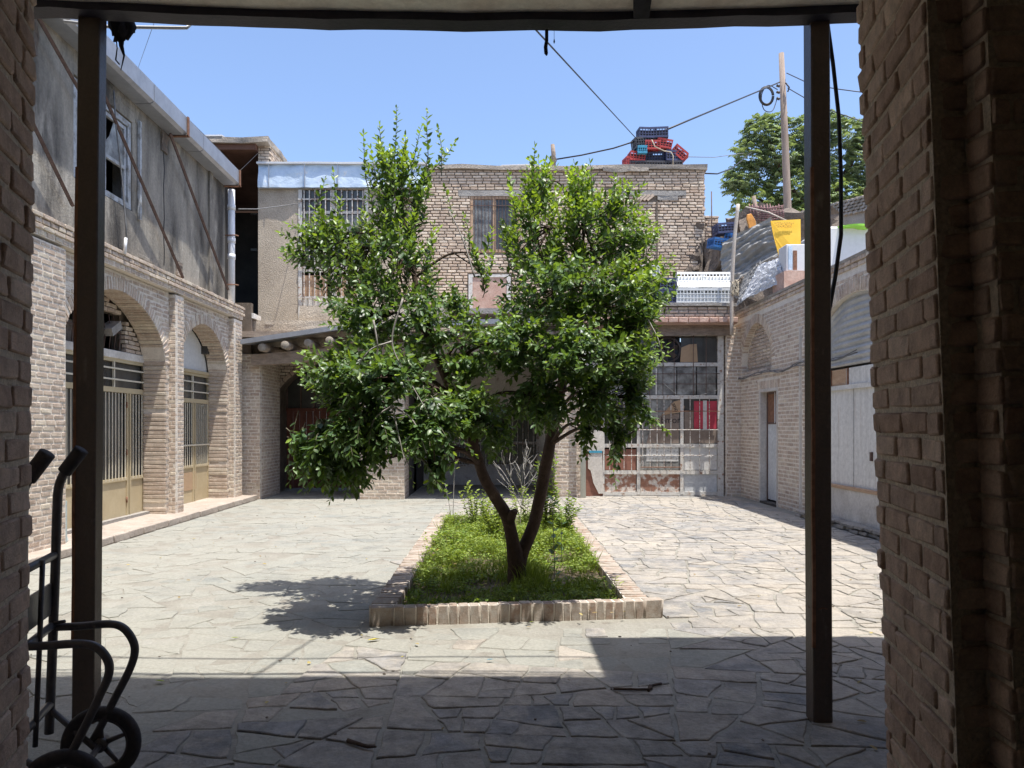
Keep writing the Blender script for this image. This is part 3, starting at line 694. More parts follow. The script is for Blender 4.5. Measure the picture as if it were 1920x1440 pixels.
# upper storey walls
zb, zt = 4.24, 8.06
WIN = (XX(882, YU), XX(975, YU), 5.95, ZZ(368, YU)); DOR = (XX(886, YU), XX(950, YU), 4.24, ZZ(515, YU))
OPN = (XX(560, YU), XX(690, YU), ZZ(604, YU), ZZ(356, YU))
mb = MB()
backing(mb, (0, YU + .02, 0), Xp, Yn, -3.1, 5.16, zb, zt, .35, [(WIN[0], WIN[1], WIN[2], WIN[3])])
mb.build('brick_backing', 'mortar_back', RB)
mb = MB(); backing(mb, (0, YU, 0), Xp, Yn, XX(484, YU), -2.6, 4.0, 7.62, .35, [(OPN[0], OPN[1], OPN[2], OPN[3])])
o = mb.build('mud_plaster_wall', 'plaster_mud', RB)
b = Bricks()
def redge(z): return 5.2 - (max(0, 6.9 - z) * .16 if z > 5.6 else .22 + (5.6 - z) * .12) - .03 * math.sin(z * 23)
def ivu(z):
    holes = [(WIN[0], WIN[1])] if WIN[2] - .05 < z < WIN[3] + .0 else []
    if z < DOR[3] + .05: holes.append((DOR[0] - .12, DOR[1] + .12))
    if ZZ(377, YU) < z < ZZ(367, YU): holes.append((XX(1203, YU), XX(1236, YU)))
    if ZZ(367, YU) <= z < ZZ(359, YU): holes.append((XX(1150, YU), XX(1285, YU)))
    if WIN[3] <= z < WIN[3] + .15: holes.append((WIN[0] - .3, WIN[1] + .3))
    return iv_minus(-2.6, redge(z), holes)
b.courses((0, YU - .015, 0), Xp, Yn, ivu, zb, 8.02, h=.0745, j=.021, jit=.005, rot=.02, skip=.004)
b.courses((5.2, YU, 0), Yp, Xp, lambda z: [(0, 1.5)], 6.2, 8.02, jit=.005)
# straight joint between the old and the newer wall is a dark vertical gap
b.emit(RB, 'brick_back', 170)
rough_up(bx('vertical_joint', 'mortar_dark', RB, XX(1230, YU), XX(1233, YU), YU - .035, YU - .02, 5.2, ZZ(378, YU)), .004, 5, 2)
rough_up(bx('lintel', 'concrete', RB, XX(1150, YU), XX(1286, YU), YU - .03, YU + .05, ZZ(367, YU), ZZ(358, YU)), .018, 5, 3)
rough_up(bx('lintel', 'concrete', RB, XX(1233, YU), XX(1270, YU), YU - .026, YU + .05, ZZ(376, YU), ZZ(367, YU)), .018, 5, 3)
o = MB()
for k in range(4): o.box(-.035, .035, -.04, .04, -.1, .1, Matrix.Translation((XX(1198 + k * 7, YU), YU - .01, ZZ(371, YU))) @ Matrix.Rotation(.9, 4, 'Y'))
o.build('tilted_bricks', 'brick_back', RB)
rough_up(bx('lintel', 'concrete', RB, WIN[0] - .3, WIN[1] + .3, YU - .02, YU + .06, WIN[3], WIN[3] + .15), .012, 5, 3)
for k, (a0, c0, z0_, z1_) in enumerate(((4.98, 5.16, 6.0, 6.7), (4.86, 5.08, 5.5, 6.05), (4.72, 4.96, 4.9, 5.55), (4.93, 5.1, 4.4, 5.2))): rough_up(bx('mud_patch', 'mud', RB, a0, c0, YU - .02, YU + .3, z0_, z1_), .09, 5.2, 5, seed=4 + k)
# mud roof edge with uneven plastic and earth
o = rough_up(bx('roof_edge', 'mudcap', RB, XX(800, YU), 5.27, YU - .07, YU + 1.0, 8.02, 8.13), .05, 3, 7)
o = rough_up(bx('roof_edge', 'mudcap', RB, XX(1130, YU), XX(1215, YU), YU - .085, YU - .0, 7.97, 8.06), .04, 4, 4, seed=3)
mb = MB(); mb.box(-6.0, 5.1, YU + .4, YU + 6, 7.9, 8.02); mb.box(4.9, 5.05, YU + .4, YU + 6, 4.2, 7.9); mb.box(-6, 5.1, 25.2, 25.4, 4, 8); mb.box(-3.2, -3.05, YU + .36, 25.2, 4.24, 7.9)
mb.build('rear_shell', 'concrete', RB)
mb = MB(); mb.box(-5.6, 4.9, YU + 1.4, YU + 1.5, 4.24, 7.9); mb.build('dark_interior', 'dark', RB)
# creased metal fascia
nx_, nz_ = 46, 7; vs = []; fs = []
x0, x1, z0, z1 = XX(484, 19.3), XX(797, 19.3), ZZ(352, 19.3), ZZ(308, 19.3)
for j in range(nz_ + 1):
    for i in range(nx_ + 1):
        u = i / nx_; v = j / nz_; x = x0 + (x1 - x0) * u; z = z0 + (z1 - z0) * v
        vs.append((x, 19.3 - .03 + .045 * mnoise.noise(Vector((x * 3.1, z * 4.7, 0))) + .05 * v, z + .012 * mnoise.noise(Vector((x * 5, 0, z)))))
for j in range(nz_):
    for i in range(nx_): a = j * (nx_ + 1) + i; fs.append((a, a + 1, a + nx_ + 2, a + nx_ + 1))
mb = MB(); mb.add(vs, fs, True); mb.box(x0, x1, 19.33, 19.37, z0, z1 - .02)
fa = mb.build('metal_fascia', 'sheet_blue', RB); fa['label'] = 'creased pale blue metal fascia over the barred opening'
for px in (505, 572, 634, 700, 760): bx('seam', 'gutter', fa, XX(px, 19.3) - .008, XX(px, 19.3) + .008, 19.235, 19.255, z0, z1)
rough_up(bx('fascia_cap', 'white_box', fa, x0 - .02, x1 + .05, 19.24, 19.9, z1 - .005, z1 + .045), .016, 4, 5)
bx('fascia_shadow_board', 'concrete', RB, x0, x1, 19.345, YU + .2, 7.56, 7.66)
# barred opening, left
x0, x1, z0, z1 = OPN
f = MB().box(x0, x0 + .09, YU - .03, YU + .05, z0, z1).box(x1 - .09, x1, YU - .03, YU + .05, z0, z1).box(x0 + .09, x1 - .09, YU - .03, YU + .05, z0, z0 + .08).box(x0 + .09, x1 - .09, YU + .0, YU + .05, z1 - .6, z1 - .53).box((x0 + x1) / 2 - .05, (x0 + x1) / 2 + .05, YU + .0, YU + .05, z0 + .08, z1)
f.box(x0 + .09, x1 - .09, YU, YU + .05, 5.45, 5.52)
fr = f.build('window', 'white_rust', RB); fr['label'] = 'tall barred opening with flaking white frame'
for i, px in enumerate(range(571, 690, 10)):
    xb = XX(px, YU); MB().tube([(xb, YU - .05, z0 + .35), (xb, YU - .05, z1 - .02)], .016, 5, caps=False).build('bar', 'grille', fr)
for zz in (z0 + .62, 5.55, 6.35, z1 - .25): bx('cross_bar', 'grille', fr, x0, x1, YU - .065, YU - .045, zz - .018, zz + .018)
xm = (x0 + x1) / 2
for (a, c) in ((x0 + .1, xm - .06), (xm + .06, x1 - .1)):
    bx('pane', 'glass_dusty', fr, a, c, YU + .02, YU + .03, 6.3, z1 - .62); bx('pane', 'glass_dark', fr, a, c, YU + .02, YU + .03, z1 - .52, z1 - .02)
    bx('pane', 'glass_dark', fr, a, c, YU + .02, YU + .03, 5.53, 6.3)
    bx('panel', 'white_rust', fr, a, c, YU + .01, YU + .03, z0 + .09, z0 + .62)
    bx('panel', 'wood_orange', fr, a, c - .1, YU + .012, YU + .03, z0 + .66, z0 + 1.18)
# window in the brick wall
x0, x1, z0, z1 = WIN
f = MB().box(x0, x0 + .07, YU, YU + .08, z0, z1).box(x1 - .07, x1, YU, YU + .08, z0, z1).box(x0 + .07, x1 - .07, YU, YU + .08, z1 - .07, z1).box(x0 + .07, x1 - .07, YU, YU + .08, z0, z0 + .07).box((x0 + x1) / 2 - .06, (x0 + x1) / 2 + .02, YU, YU + .08, z0 + .07, z1 - .07)
fr = f.build('window', 'wood_orange', RB); fr['label'] = 'wooden window with iron bars high in the brick wall'
for i in range(13):
    xb = x0 + .1 + (x1 - x0 - .2) * i / 12; MB().tube([(xb, YU - .02, z0), (xb, YU - .02, z1)], .008, 5, caps=False).build('bar', 'rust_dark', fr)
bx('cross_bar', 'rust_dark', fr, x0, x1, YU - .035, YU - .02, z1 - .25, z1 - .235)
bx('pane', 'glass_dusty', fr, x0 + .07, (x0 + x1) / 2 - .06, YU + .04, YU + .05, z0 + .07, z1 - .07); bx('pane', 'glass_dark', fr, (x0 + x1) / 2 + .02, x1 - .07, YU + .04, YU + .05, z0 + .07, z1 - .07)
x0, x1, z0, z1 = DOR
f = MB().box(x0 - .1, x0, YU - .04, YU + .01, z0, z1).box(x1, x1 + .1, YU - .04, YU + .01, z0, z1).box(x0, x1, YU - .04, YU + .01, z1 - .07, z1)
fr = f.build('upper_door', 'white_rust', RB); fr['label'] = 'faded pink door behind the tree crown'
bx('door_leaf', 'terracotta', fr, x0, x1, YU - .02, YU + .0, z0, z1 - .07)
# loggia with red ceiling to the left, and the roof block over it
mb = MB(); mb.box(-10.5, XX(484, YU) - .0, 19.2, 25, 8.47, 8.62); mb.build('red_ceiling', 'red_soffit', RB)
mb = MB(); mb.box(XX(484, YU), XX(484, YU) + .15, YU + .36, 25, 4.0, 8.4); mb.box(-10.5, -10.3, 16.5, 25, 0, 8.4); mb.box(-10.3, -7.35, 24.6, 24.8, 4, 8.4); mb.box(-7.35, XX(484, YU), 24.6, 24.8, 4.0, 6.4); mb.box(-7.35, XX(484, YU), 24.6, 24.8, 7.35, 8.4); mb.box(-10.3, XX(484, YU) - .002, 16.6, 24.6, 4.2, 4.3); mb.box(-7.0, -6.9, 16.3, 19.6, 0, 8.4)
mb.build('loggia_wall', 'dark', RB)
b = Bricks(); xa, xb_ = XX(484, YU), XX(507, YU)
b.courses((0, YU - .02, 0), Xp, Yn, lambda z: [(xa, xb_)], ZZ(304, YU), ZZ(268, YU), jit=.008)
b.courses((xb_, YU - .02, 0), Yp, Xp, lambda z: [(0.1, 1.6)], ZZ(304, YU), ZZ(262, YU), jit=.008)
mb = MB().box(xa, xb_ - .012, YU, YU + 1.6, ZZ(306, YU), ZZ(264, YU)).build('brick_backing', 'mortar_dark', RB)
b.emit(RB, 'brick_back', 10)
rough_up(bx('roof_edge', 'mudcap', RB, -10.4, xb_ + .03, 19.1, 21.0, 8.62, 8.76), .05, 3, 6)
rough_up(bx('roof_edge', 'white_box', RB, -10.4, XX(425, YU), 19.08, 19.5, 8.76, 8.80), .02, 3, 4)
wl = MB().box(XX(470, 24.5), XX(481, 24.5), 24.5, 24.58, ZZ(470, 24.5), ZZ(466, 24.5)).box(XX(470, 24.5), XX(481, 24.5), 24.5, 24.58, ZZ(402, 24.5), ZZ(400, 24.5)).build('loggia_window', 'window_blue', RB)
rough_up(bx('ledge', 'plaster_white', RB, XX(449, 16.8), XX(484, 16.8), 16.5, 17.0, ZZ(600, 16.8), ZZ(591, 16.8)), .015, 5, 3)

# band of rubble under the plaster wall and over the porch
b = Bricks(); b.courses((0, 16.7, 0), Xp, Yn, lambda z: [(XX(452, 16.7), XX(640, 16.7))], 3.42, ZZ(600, 16.8), h=.105, L=.2, jit=.03, rot=.15, j=.02, D=.16)
b.emit(RB, 'rubble', 90, name='rubble_stone', rest='rubble_stones')
rough_up(bx('rubble_band', 'plaster_mud', RB, -5.7, -3.0, 16.68, 19.4, 3.3, ZZ(602, 16.8)), .04, 3, 5)
rough_up(bx('mud_slope', 'plaster_mud', RB, XX(560, 16.9), -1.0, 16.9, 19.4, 3.6, 4.22), .05, 2, 5)
# porch roof: sheet edge, rafters, beam, posts
rp = MB(); YR = 15.85
pts0 = [(-5.32, 3.30), (-3.3, 3.60), (1.4, 3.78)]
for (xa, za), (xb2, zb2) in zip(pts0, pts0[1:]):
    rp.add([(xa, YR, za - .05), (xb2, YR, zb2 - .05), (xb2, YR, zb2 + .05), (xa, YR, za + .05), (xa, 16.75, za + .10), (xb2, 16.75, zb2 + .10), (xa, 16.75, za + .02), (xb2, 16.75, zb2 + .02)],
           [(0, 1, 2, 3), (3, 2, 5, 4), (1, 0, 6, 7)])
rp.build('porch_roof_sheet', 'gutter', RB)
MB().box(-5.5, 1.45, 16.2, 20.7, 3.44, 3.56).build('porch_ceiling', 'wood', RB)
for i, px in enumerate((491, 535, 577, 618, 660, 702)):
    zc = 3.19 + max(0, i - 0) * .045; x = XX(px, 15.9)
    lg = MB().tube([(x, 15.9 - (.03 if i % 2 else 0), zc), (x, 20.4, zc + .05)], [.088, .08], 12).build('roof_log', 'wood', RB)
    MB().tube([(x, 15.895 - (.03 if i % 2 else 0), zc), (x, 15.885 - (.03 if i % 2 else 0), zc)], [.086, .075], 12).build('log_end', 'wood_end', lg)
for i in range(9):
    x = -2.3 + i * .42; MB().tube([(x, 15.95, 3.48), (x, 20.4, 3.40)], [.075, .07], 10).build('roof_log', 'wood', RB)
o = MB().prism([(-5.2, 16.15, 3.06), (-5.2, 16.15, 2.84), (-4.4, 16.15, 2.88), (-3.4, 16.15, 3.0), (-2.2, 16.15, 3.08), (1.3, 16.15, 3.12), (1.3, 16.15, 3.36), (-2.2, 16.15, 3.32), (-3.4, 16.15, 3.22)], (0, .2, 0)).build('porch_beam', 'wood', RB)
# brick post at the left, wide brick pillar, brick jamb at the right
for q in ((-5.95, -5.092, 16.405, 17.9, 0, 3.1), (-2.96, -2.012, 16.385, 17.2, 0, 3.1), (1.232, 1.812, 16.905, 20.4, 0, 3.5)): bx('pier', 'mortar_left', RB, *q)
MB().box(-8.0, -5.3, 16.45, 16.6, 0, 4.2).box(-5.9, -5.2, 16.6, 20.6, 0, 3.4).build('side_wall', 'mortar_dark', RB)  # dark mortar colour paints in the shade of the porch interior
b = Bricks()
b.courses((0, 16.4, 0), Xp, Yn, lambda z: [(-5.9, -5.085)], 0, 3.1)
b.courses((-5.085, 16.4, 0), Yp, Xp, lambda z: [(.1, 1.5)], 0, 3.1)
b.courses((0, 16.38, 0), Xp, Yn, lambda z: [(-2.965, -2.005)], 0, 3.1)
b.courses((-2.005, 16.38, 0), Yp, Xp, lambda z: [(.1, .8)], 0, 3.1)
b.courses((0, 16.9, 0), Xp, Yn, lambda z: [(1.225, 1.82)], 0, 3.5)
b.courses((1.225, 16.9, 0), Yp, Xn, lambda z: [(.1, 3.4)], 0, 3.5)
b.emit(RB, 'brick_left', 10)
# inner wall with the big arch and red boarded doors
cxA, wA = -4.05, 1.42
mb = MB(); backing(mb, (0, 18.2, 0), Xp, Yn, -5.7, -2.0, 0, 3.5, .5, [(cxA - wA, cxA + wA, 0, lambda u: 1.6 + arch_z(u - cxA, wA, 1.45, 1.9))]); mb.build('porch_arch_wall', 'mortar_dark', RB)  # dark colour here also carries the porch's inner shade
b = Bricks(); b.courses((0, 18.18, 0), Xp, Yn, lambda z: iv_minus(-5.6, -2.0, [(cxA - arch_half(z - 1.6, wA + .1, 1.55, 1.9), cxA + arch_half(z - 1.6, wA + .1, 1.55, 1.9))]), 0, 3.4)
b.ring((0, 18.16, 0), Xp, Yn, cxA, 1.6, wA, 1.45, t=.1, step=.22, D=.2, power=1.9)
b.emit(RB, 'brick_left', 10)
MB().box(-5.5, -2.6, 18.9, 18.92, 1.95, 3.4).build('arch_glazing', 'glass_dark', RB)
dr = MB().box(-5.45, -5.38, 18.8, 18.88, 0, 3.3).box(-2.75, -2.68, 18.8, 18.88, 0, 3.3).box(-5.38, -2.75, 18.8, 18.88, 1.92, 2.0).build('door', 'redwood', RB); dr['label'] = 'red brown boarded door inside the porch arch'
for i in range(16): x = -5.36 + i * .163; bx('board', 'redwood', dr, x, x + .157, 18.84, 18.87, .05, 1.92, .004)
for i in range(8): x = -5.2 + i * .33; bx('bar', 'rust_dark', dr, x, x + .03, 18.86, 18.88, 2.0, 3.2)
bx('bolt', 'cable', dr, -4.05, -3.95, 18.78, 18.84, 1.0, 1.6)
# plaster wall with barred windows right of the pillar
YW = 20.5
wx0, wx1, wz0, wz1 = XX(842, YW), XX(1010, YW), .50, 2.1
mb = MB(); backing(mb, (0, YW, 0), Xp, Yn, -2.2, 1.24, 0, 3.5, .3, [(wx0, wx1, wz0, wz1)]); mb.build('porch_back_wall', 'plaster_white', RB)
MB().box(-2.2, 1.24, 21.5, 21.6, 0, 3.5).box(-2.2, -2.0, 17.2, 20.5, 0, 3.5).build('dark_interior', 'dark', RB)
f = MB().box(wx0, wx0 + .06, YW - .03, YW + .03, wz0, wz1).box(wx1 - .06, wx1, YW - .03, YW + .03, wz0, wz1).box(wx0 + .06, wx1 - .06, YW - .03, YW + .03, 1.08, 1.15).box(wx0 + .06, wx1 - .06, YW - .03, YW + .03, wz0, wz0 + .05)
fr = f.build('window', 'grille', RB); fr['label'] = 'barred window low in the porch wall behind the trunk'
bx('pane', 'glass_dark', fr, wx0, wx1, YW + .05, YW + .06, wz0, wz1)
for i in range(1, 17): xb = wx0 + (wx1 - wx0) * i / 17; MB().tube([(xb, YW - .05, wz0), (xb, YW - .05, wz1)], .013 if i % 4 else .022, 5, caps=False).build('bar', 'grille', fr)
for px in (745, 905, 955): bx('panel_joint', 'cable', RB, XX(px, YW), XX(px, YW) + .02, YW - .006, YW + .01, .02, .5)
# grey downpipe at the corner of the shop
xg = XX(1093, 16.75); MB().tube([(xg, 16.7, 0.0), (xg, 16.7, 3.75)], .06, 12).build('downpipe', 'pipe_grey', RB)['label'] = 'straight pale downpipe left of the shop front'
# ---------------- metal shop front
YS = 17.12
bx('red_wall_strip', 'rust_red', RB, XX(1099, YS), XX(1132, YS), YS - .02, YS + .3, 0, 3.6)
pp = [(1102, 848), (1128, 848), (1131, 925), (1122, 925), (1112, 905), (1107, 882), (1102, 878)]
MB().prism([(XX(a, YS), YS - .03, ZZ(c, YS)) for a, c in pp][::-1], (0, -.03, 0)).build('plaster_patch', 'plaster_white', RB)
bx('plaster_patch', 'plaster_white', RB, XX(1099, YS), XX(1131, YS), YS - .06, YS - .03, ZZ(846, YS), 3.5)
bx('blue_tape', 'teal_crate', RB, XX(1104, YS), XX(1128, YS), YS - .075, YS - .061, ZZ(849, YS), ZZ(845, YS))
SF = MB(); cols_ = (1130, 1197, 1276, 1345)
SF.box(XX(1130, YS), XX(1355, YS), YS - .03, YS + .04, ZZ(630, YS), ZZ(624, YS))
for z in (683, 744, 835, 885, 925): SF.box(XX(1133, YS), XX(1345, YS), YS - .03, YS + .03, ZZ(z + 4, YS), ZZ(z - 3, YS))
SF.box(XX(1130, YS), XX(1133, YS), YS - .04, YS + .04, 0, ZZ(630, YS)); SF.box(XX(1345, YS), XX(1356, YS), YS - .04, YS + .04, 0, ZZ(630, YS))
for px in (1197, 1278): SF.box(XX(px - 3, YS), XX(px + 3, YS), YS - .036, YS + .035, .05, ZZ(744, YS))
shop = SF.build('shop_front', 'white_rust', RB); shop['label'] = 'rusty white metal and glass shop front with grille'
def sp(name, m, p0, p1, q0, q1, dy=0.0, th=.012): return bx(name, m, shop, XX(p0, YS), XX(p1, YS), YS + dy, YS + dy + th, ZZ(q1, YS), ZZ(q0, YS))
sp('door_panel', 'rust_white', 1134, 1193, 889, 922); sp('door_panel', 'rust_white', 1201, 1274, 889, 922)['label'] = 'rusty door panel with white flakes'
sp('wall_panel', 'white_door', 1282, 1344, 889, 923)
sp('door_panel', 'rust_red', 1134, 1193, 842, 881); sp('pane', 'glass_dusty', 1201, 1274, 839, 881); sp('wall_panel', 'white_metal', 1282, 1344, 839, 881)
sp('pane', 'glass_dark', 1134, 1193, 748, 831); sp('pane', 'glass_dusty', 1201, 1274, 748, 831); sp('pane', 'glass_dark', 1282, 1344, 748, 831)
sp('transom_pane', 'glass_dusty', 1134, 1229, 688, 740)
for k in range(3): sp('transom_pane', 'glass_dusty', 1233 + k * 37, 1268 + k * 37, 688, 740)
sp('transom_pane', 'glass_dark', 1134, 1229, 632, 679, .02); sp('transom_pane', 'glass_dark', 1277, 1344, 632, 679, .02)
sp('fan_shade_sheet', 'cable', 1230, 1276, 632, 679, .06)  # flat black sheet paints the shade of the opening behind the fan
sp('mullion', 'white_rust', 1229, 1232, 631, 740, -.01, .03)
sp('poster', 'paper', 1212, 1272, 836, 865, -.006, .004); sp('poster', 'paper', 1283, 1321, 837, 862, -.006, .004)
sp('poster', 'pink', 1301, 1318, 752, 804, -.008, .006); sp('poster', 'pink', 1325, 1344, 752, 804, -.008, .006); sp('poster', 'white_metal', 1318, 1325, 751, 806, -.009, .006)
# exhaust fan
fc = Vector((XX(1253, YS), YS - .01, ZZ(656, YS))); fan = MB()
for k in range(24):
    a0 = 2 * math.pi * k / 24; a1 = 2 * math.pi * (k + 1) / 24
    q = [(fc.x + r * math.cos(a), fc.y + dy, fc.z + r * math.sin(a)) for (r, a, dy) in ((.25, a0, 0), (.25, a1, 0), (.285, a1, 0), (.285, a0, 0))]
    fan.prism(q, (0, .07, 0))
fan = fan.build('exhaust_fan', 'steel_dark', shop)
bl = MB()
for k in range(6):
    a = math.pi / 3 * k + .3
    T = Matrix.Translation(fc + Vector((0, .035, 0))) @ Matrix.Rotation(-a, 4, 'Y') @ Matrix.Rotation(.5, 4, 'X')
    bl.add([T @ Vector(p) for p in ((.04, 0, -.025), (.22, 0, -.07), (.235, 0, .05), (.05, 0, .03), (.04, .006, -.025), (.22, .006, -.07), (.235, .006, .05), (.05, .006, .03))], [(0, 1, 2, 3), (7, 6, 5, 4), (0, 4, 5, 1), (1, 5, 6, 2), (2, 6, 7, 3), (3, 7, 4, 0)])
bl.tube([fc + Vector((0, .0, 0)), fc + Vector((0, .07, 0))], .05, 12)
bl.build('fan_blades', 'steel_dark', shop)
# cardboard pieces
def flat(name, m, pts, dy, th=.008, parent=None):
    return MB().prism([(XX(a, YS), YS + dy, ZZ(c, YS)) for a, c in pts], (0, -th, 0)).build(name, m, parent or shop)
flat('cardboard_sheet', 'cardboard', [(1275, 679), (1308, 679), (1306, 645), (1291, 646), (1277, 652)], -.012)
cb = flat('cardboard_sheet', 'cardboard', [(1240, 779), (1281, 772), (1283, 762), (1275, 750), (1263, 753)], -.014)
flat('cardboard_sheet', 'cardboard_dull', [(1212, 831), (1273, 831), (1273, 775), (1240, 779), (1222, 792)], -.004)
flat('cardboard_sheet', 'cardboard_dull', [(1283, 831), (1344, 831), (1344, 806), (1300, 806), (1300, 772), (1283, 772)], -.004)
def text(body, m, loc, size, rot, parent, name='lettering', ext=.002):
    cu = bpy.data.curves.new(name, 'FONT'); cu.body = body; cu.size = size; cu.extrude = ext; cu.align_x = 'CENTER'; cu.align_y = 'CENTER'
    ob = bpy.data.objects.new(name, cu); col.objects.link(ob)
    dg = bpy.context.evaluated_depsgraph_get(); me = bpy.data.meshes.new_from_object(ob.evaluated_get(dg))
    bpy.data.objects.remove(ob); me.materials.clear(); me.materials.append(M[m])
    o2 = bpy.data.objects.new(name, me); col.objects.link(o2); setp(o2, parent)
    o2.matrix_basis = Matrix.LocRotScale(Vector(loc), rot.to_matrix() if hasattr(rot, 'to_matrix') else rot, None)
    return o2
FACE = Matrix.Rotation(math.pi / 2, 3, 'X')
text('sno', 'ink', (XX(1266, YS), YS - .026, ZZ(764, YS)), .14, Matrix.Rotation(math.pi, 3, 'Y') @ Matrix.Rotation(-2.1, 3, 'Y') @ FACE if False else Matrix.Rotation(1.15, 3, 'Y') @ FACE, cb)
text('bmor', 'ink', (XX(1257, YS), YS - .016, ZZ(788, YS)), .20, FACE, cb)
# scribbled letters on the white board behind the glass
random.seed(31); sc = MB()
for r in range(4):
    x = XX(1216, YS)
    while x < XX(1270, YS):
        z = ZZ(840 + r * 6.5, YS); p = [(x + random.uniform(0, .05), YS - .009, z + random.uniform(-.028, .028)) for _ in range(4)]
        sc.tube(p, .0035, 3, smooth=False); x += random.uniform(.05, .1)
sc.build('handwriting', 'wire', shop)
# grille in front
YG = YS - .10
def vb(px, q0, q1, r=.009, m='grille'): MB().tube([(XX(px, YG), YG, ZZ(q0, YG)), (XX(px, YG), YG, ZZ(q1, YG))], r, 5, caps=False).build('bar', m, shop)
for px in (1143, 1157, 1170, 1184): vb(px, 750, 886)
for px in (1205, 1219, 1232, 1245, 1258): vb(px, 742, 882)
for px in (1294, 1312, 1330): vb(px, 742, 888)
for px in (1218, 1243, 1264, 1300, 1324): vb(px, 628, 742, .008, 'rust_dark')
for q, a, c, m in ((771, 1198, 1350, 'rust'), (806, 1198, 1352, 'grille'), (854, 1136, 1352, 'grille'), (701, 1198, 1350, 'rust_dark'), (720, 1198, 1350, 'rust_dark'), (876, 1201, 1276, 'rust')):
    MB().tube([(XX(a, YG), YG - .012, ZZ(q, YG)), (XX(c, YG), YG - .012, ZZ(q, YG))], .009, 5, caps=False).build('cross_bar', m, shop)
# lintel, terracotta edge, parapet courses and flat roof
rough_up(bx('lintel', 'wood', RB, 2.0, 5.15, 16.95, 17.4, 3.56, 3.80), .03, 4, 4)
b = Bricks(); b.courses((0, 16.66, 0), Xp, Yn, lambda z: [(1.3, 5.2)], 3.80, 3.93, h=.13, L=.215, D=.2, jit=.012)
b.emit(RB, 'terracotta', 60, name='edge_brick')
bx('terracotta_band', 'terracotta', RB, 1.3, 5.18, 16.72, 17.3, 3.79, 3.925)
b = Bricks(); b.courses((0, 16.74, 0), Xp, Yn, lambda z: [(1.3, 5.15)], 3.94, 4.17, h=.075, L=.215, j=.02, D=.1, jit=.012, rot=.03)
b.emit(RB, 'brick_right', 28)
rough_up(bx('parapet', 'concrete', RB, 1.3, 5.15, 16.77, 17.2, 3.93, 4.19), .012, 3, 4)
rough_up(bx('parapet_cap', 'concrete', RB, 1.3, 5.17, 16.68, 17.3, 4.17, 4.24), .02, 3, 6)
bx('flat_roof', 'concrete', RB, -3.0, 5.15, 17.2, 19.38, 4.08, 4.2); bx('shop_side', 'plaster_white', RB, 1.25, 2.2, 17.3, 17.4, 0, 3.6)
MB().box(2.2, 5.2, 18.6, 18.7, 0, 3.6).box(5.15, 5.2, 17.2, 18.6, 0, 3.6).box(2.2, 2.3, 17.2, 18.6, 0, 3.6).build('dark_interior', 'dark', RB)

# ================================================================ RIGHT ARCADE BUILDING
RA = thing('arcade_building', 'right brick building with a blind arch over a small door and an arched shop bay', 'building', (5.6, 14, 0))
XR = 5.35
BA = dict(c=16.02, w=.92, zs=2.90, rise=.80); SB = dict(c=11.62, w=1.62, zs=2.55, rise=1.03)
DY0, DY1, DZ = 14.80, 15.72, 2.28
mb = MB()
backing(mb, (XR + .006, 0, 0), Yp, Xn, SB['c'] + SB['w'], 17.7, 2.5, 4.10, .147, [(BA['c'] - BA['w'] - .01, BA['c'] + BA['w'] + .01, 2.72, lambda u: BA['zs'] + arch_z(u - BA['c'], BA['w'] + .01, BA['rise'] + .01, 1.8))])
backing(mb, (XR + .006, 0, 0), Yp, Xn, SB['c'] + SB['w'], 17.7, -.05, 2.5, .147, [(DY0, DY1, -.05, DZ)])
backing(mb, (XR + .006, 0, 0), Yp, Xn, 6.0, SB['c'] + SB['w'], -.05, 4.10, .25, [(SB['c'] - SB['w'], SB['c'] + SB['w'], -.05, lambda u: SB['zs'] + arch_z(u - SB['c'], SB['w'], SB['rise'], 1.9))])
mb.box(XR + .155, XR + .28, DY1 + .0, 17.7, -.05, 4.1); mb.box(XR + .155, XR + .28, SB['c'] + SB['w'], DY0, -.05, 4.1); mb.box(XR + .155, XR + .28, DY0, DY1, DZ, 4.1)
mb.build('wall', 'mortar_right', RA)
b = Bricks()
def ivr(z):
    holes = []
    if z < DZ + .02: holes.append((DY0 - .06, DY1 + .10))
    elif z < DZ + .20: holes.append((DY0 - .2, DY1 + .2))
    if 2.72 < z: h = arch_half(z - BA['zs'], BA['w'] + (.2 if z > BA['zs'] else 0), BA['rise'] + .2, 1.8); holes.append((BA['c'] - h, BA['c'] + h))
    h = arch_half(z - SB['zs'], SB['w'] + (.2 if z > SB['zs'] else 0.), SB['rise'] + .2, 1.9); holes.append((SB['c'] - h, SB['c'] + h))
    holes.append((13.58, 13.70)) if z < 3.3 else None
    return iv_minus(9.2, 17.66, holes)
b.courses((XR, 0, 0), Yp, Xn, ivr, .0, 3.86, h=.074, j=.019, jit=.002, rot=.008, D=.12)
b.courses((XR + .13, 0, 0), Yp, Xn, lambda z: [(BA['c'] - arch_half(z - BA['zs'], BA['w'], BA['rise'], 1.8), BA['c'] + arch_half(z - BA['zs'], BA['w'], BA['rise'], 1.8))], 2.72, 3.7, h=.074, j=.02, D=.06)
b.ring((XR, 0, 0), Yp, Xn, BA['c'], BA['zs'], BA['w'], BA['rise'], t=.2, step=.075, D=.13, power=1.8, proud=.004)
b.ring((XR, 0, 0), Yp, Xn, SB['c'], SB['zs'], SB['w'], SB['rise'], t=.22, step=.075, D=.2, power=1.9, proud=.004)
y = DY0 - .18
while y < DY1 + .18: b.one((XR + .05, y + .033, DZ + .11), Vector((0, 0, 1)), Xn, Yp, .17, .1, .056); y += .07
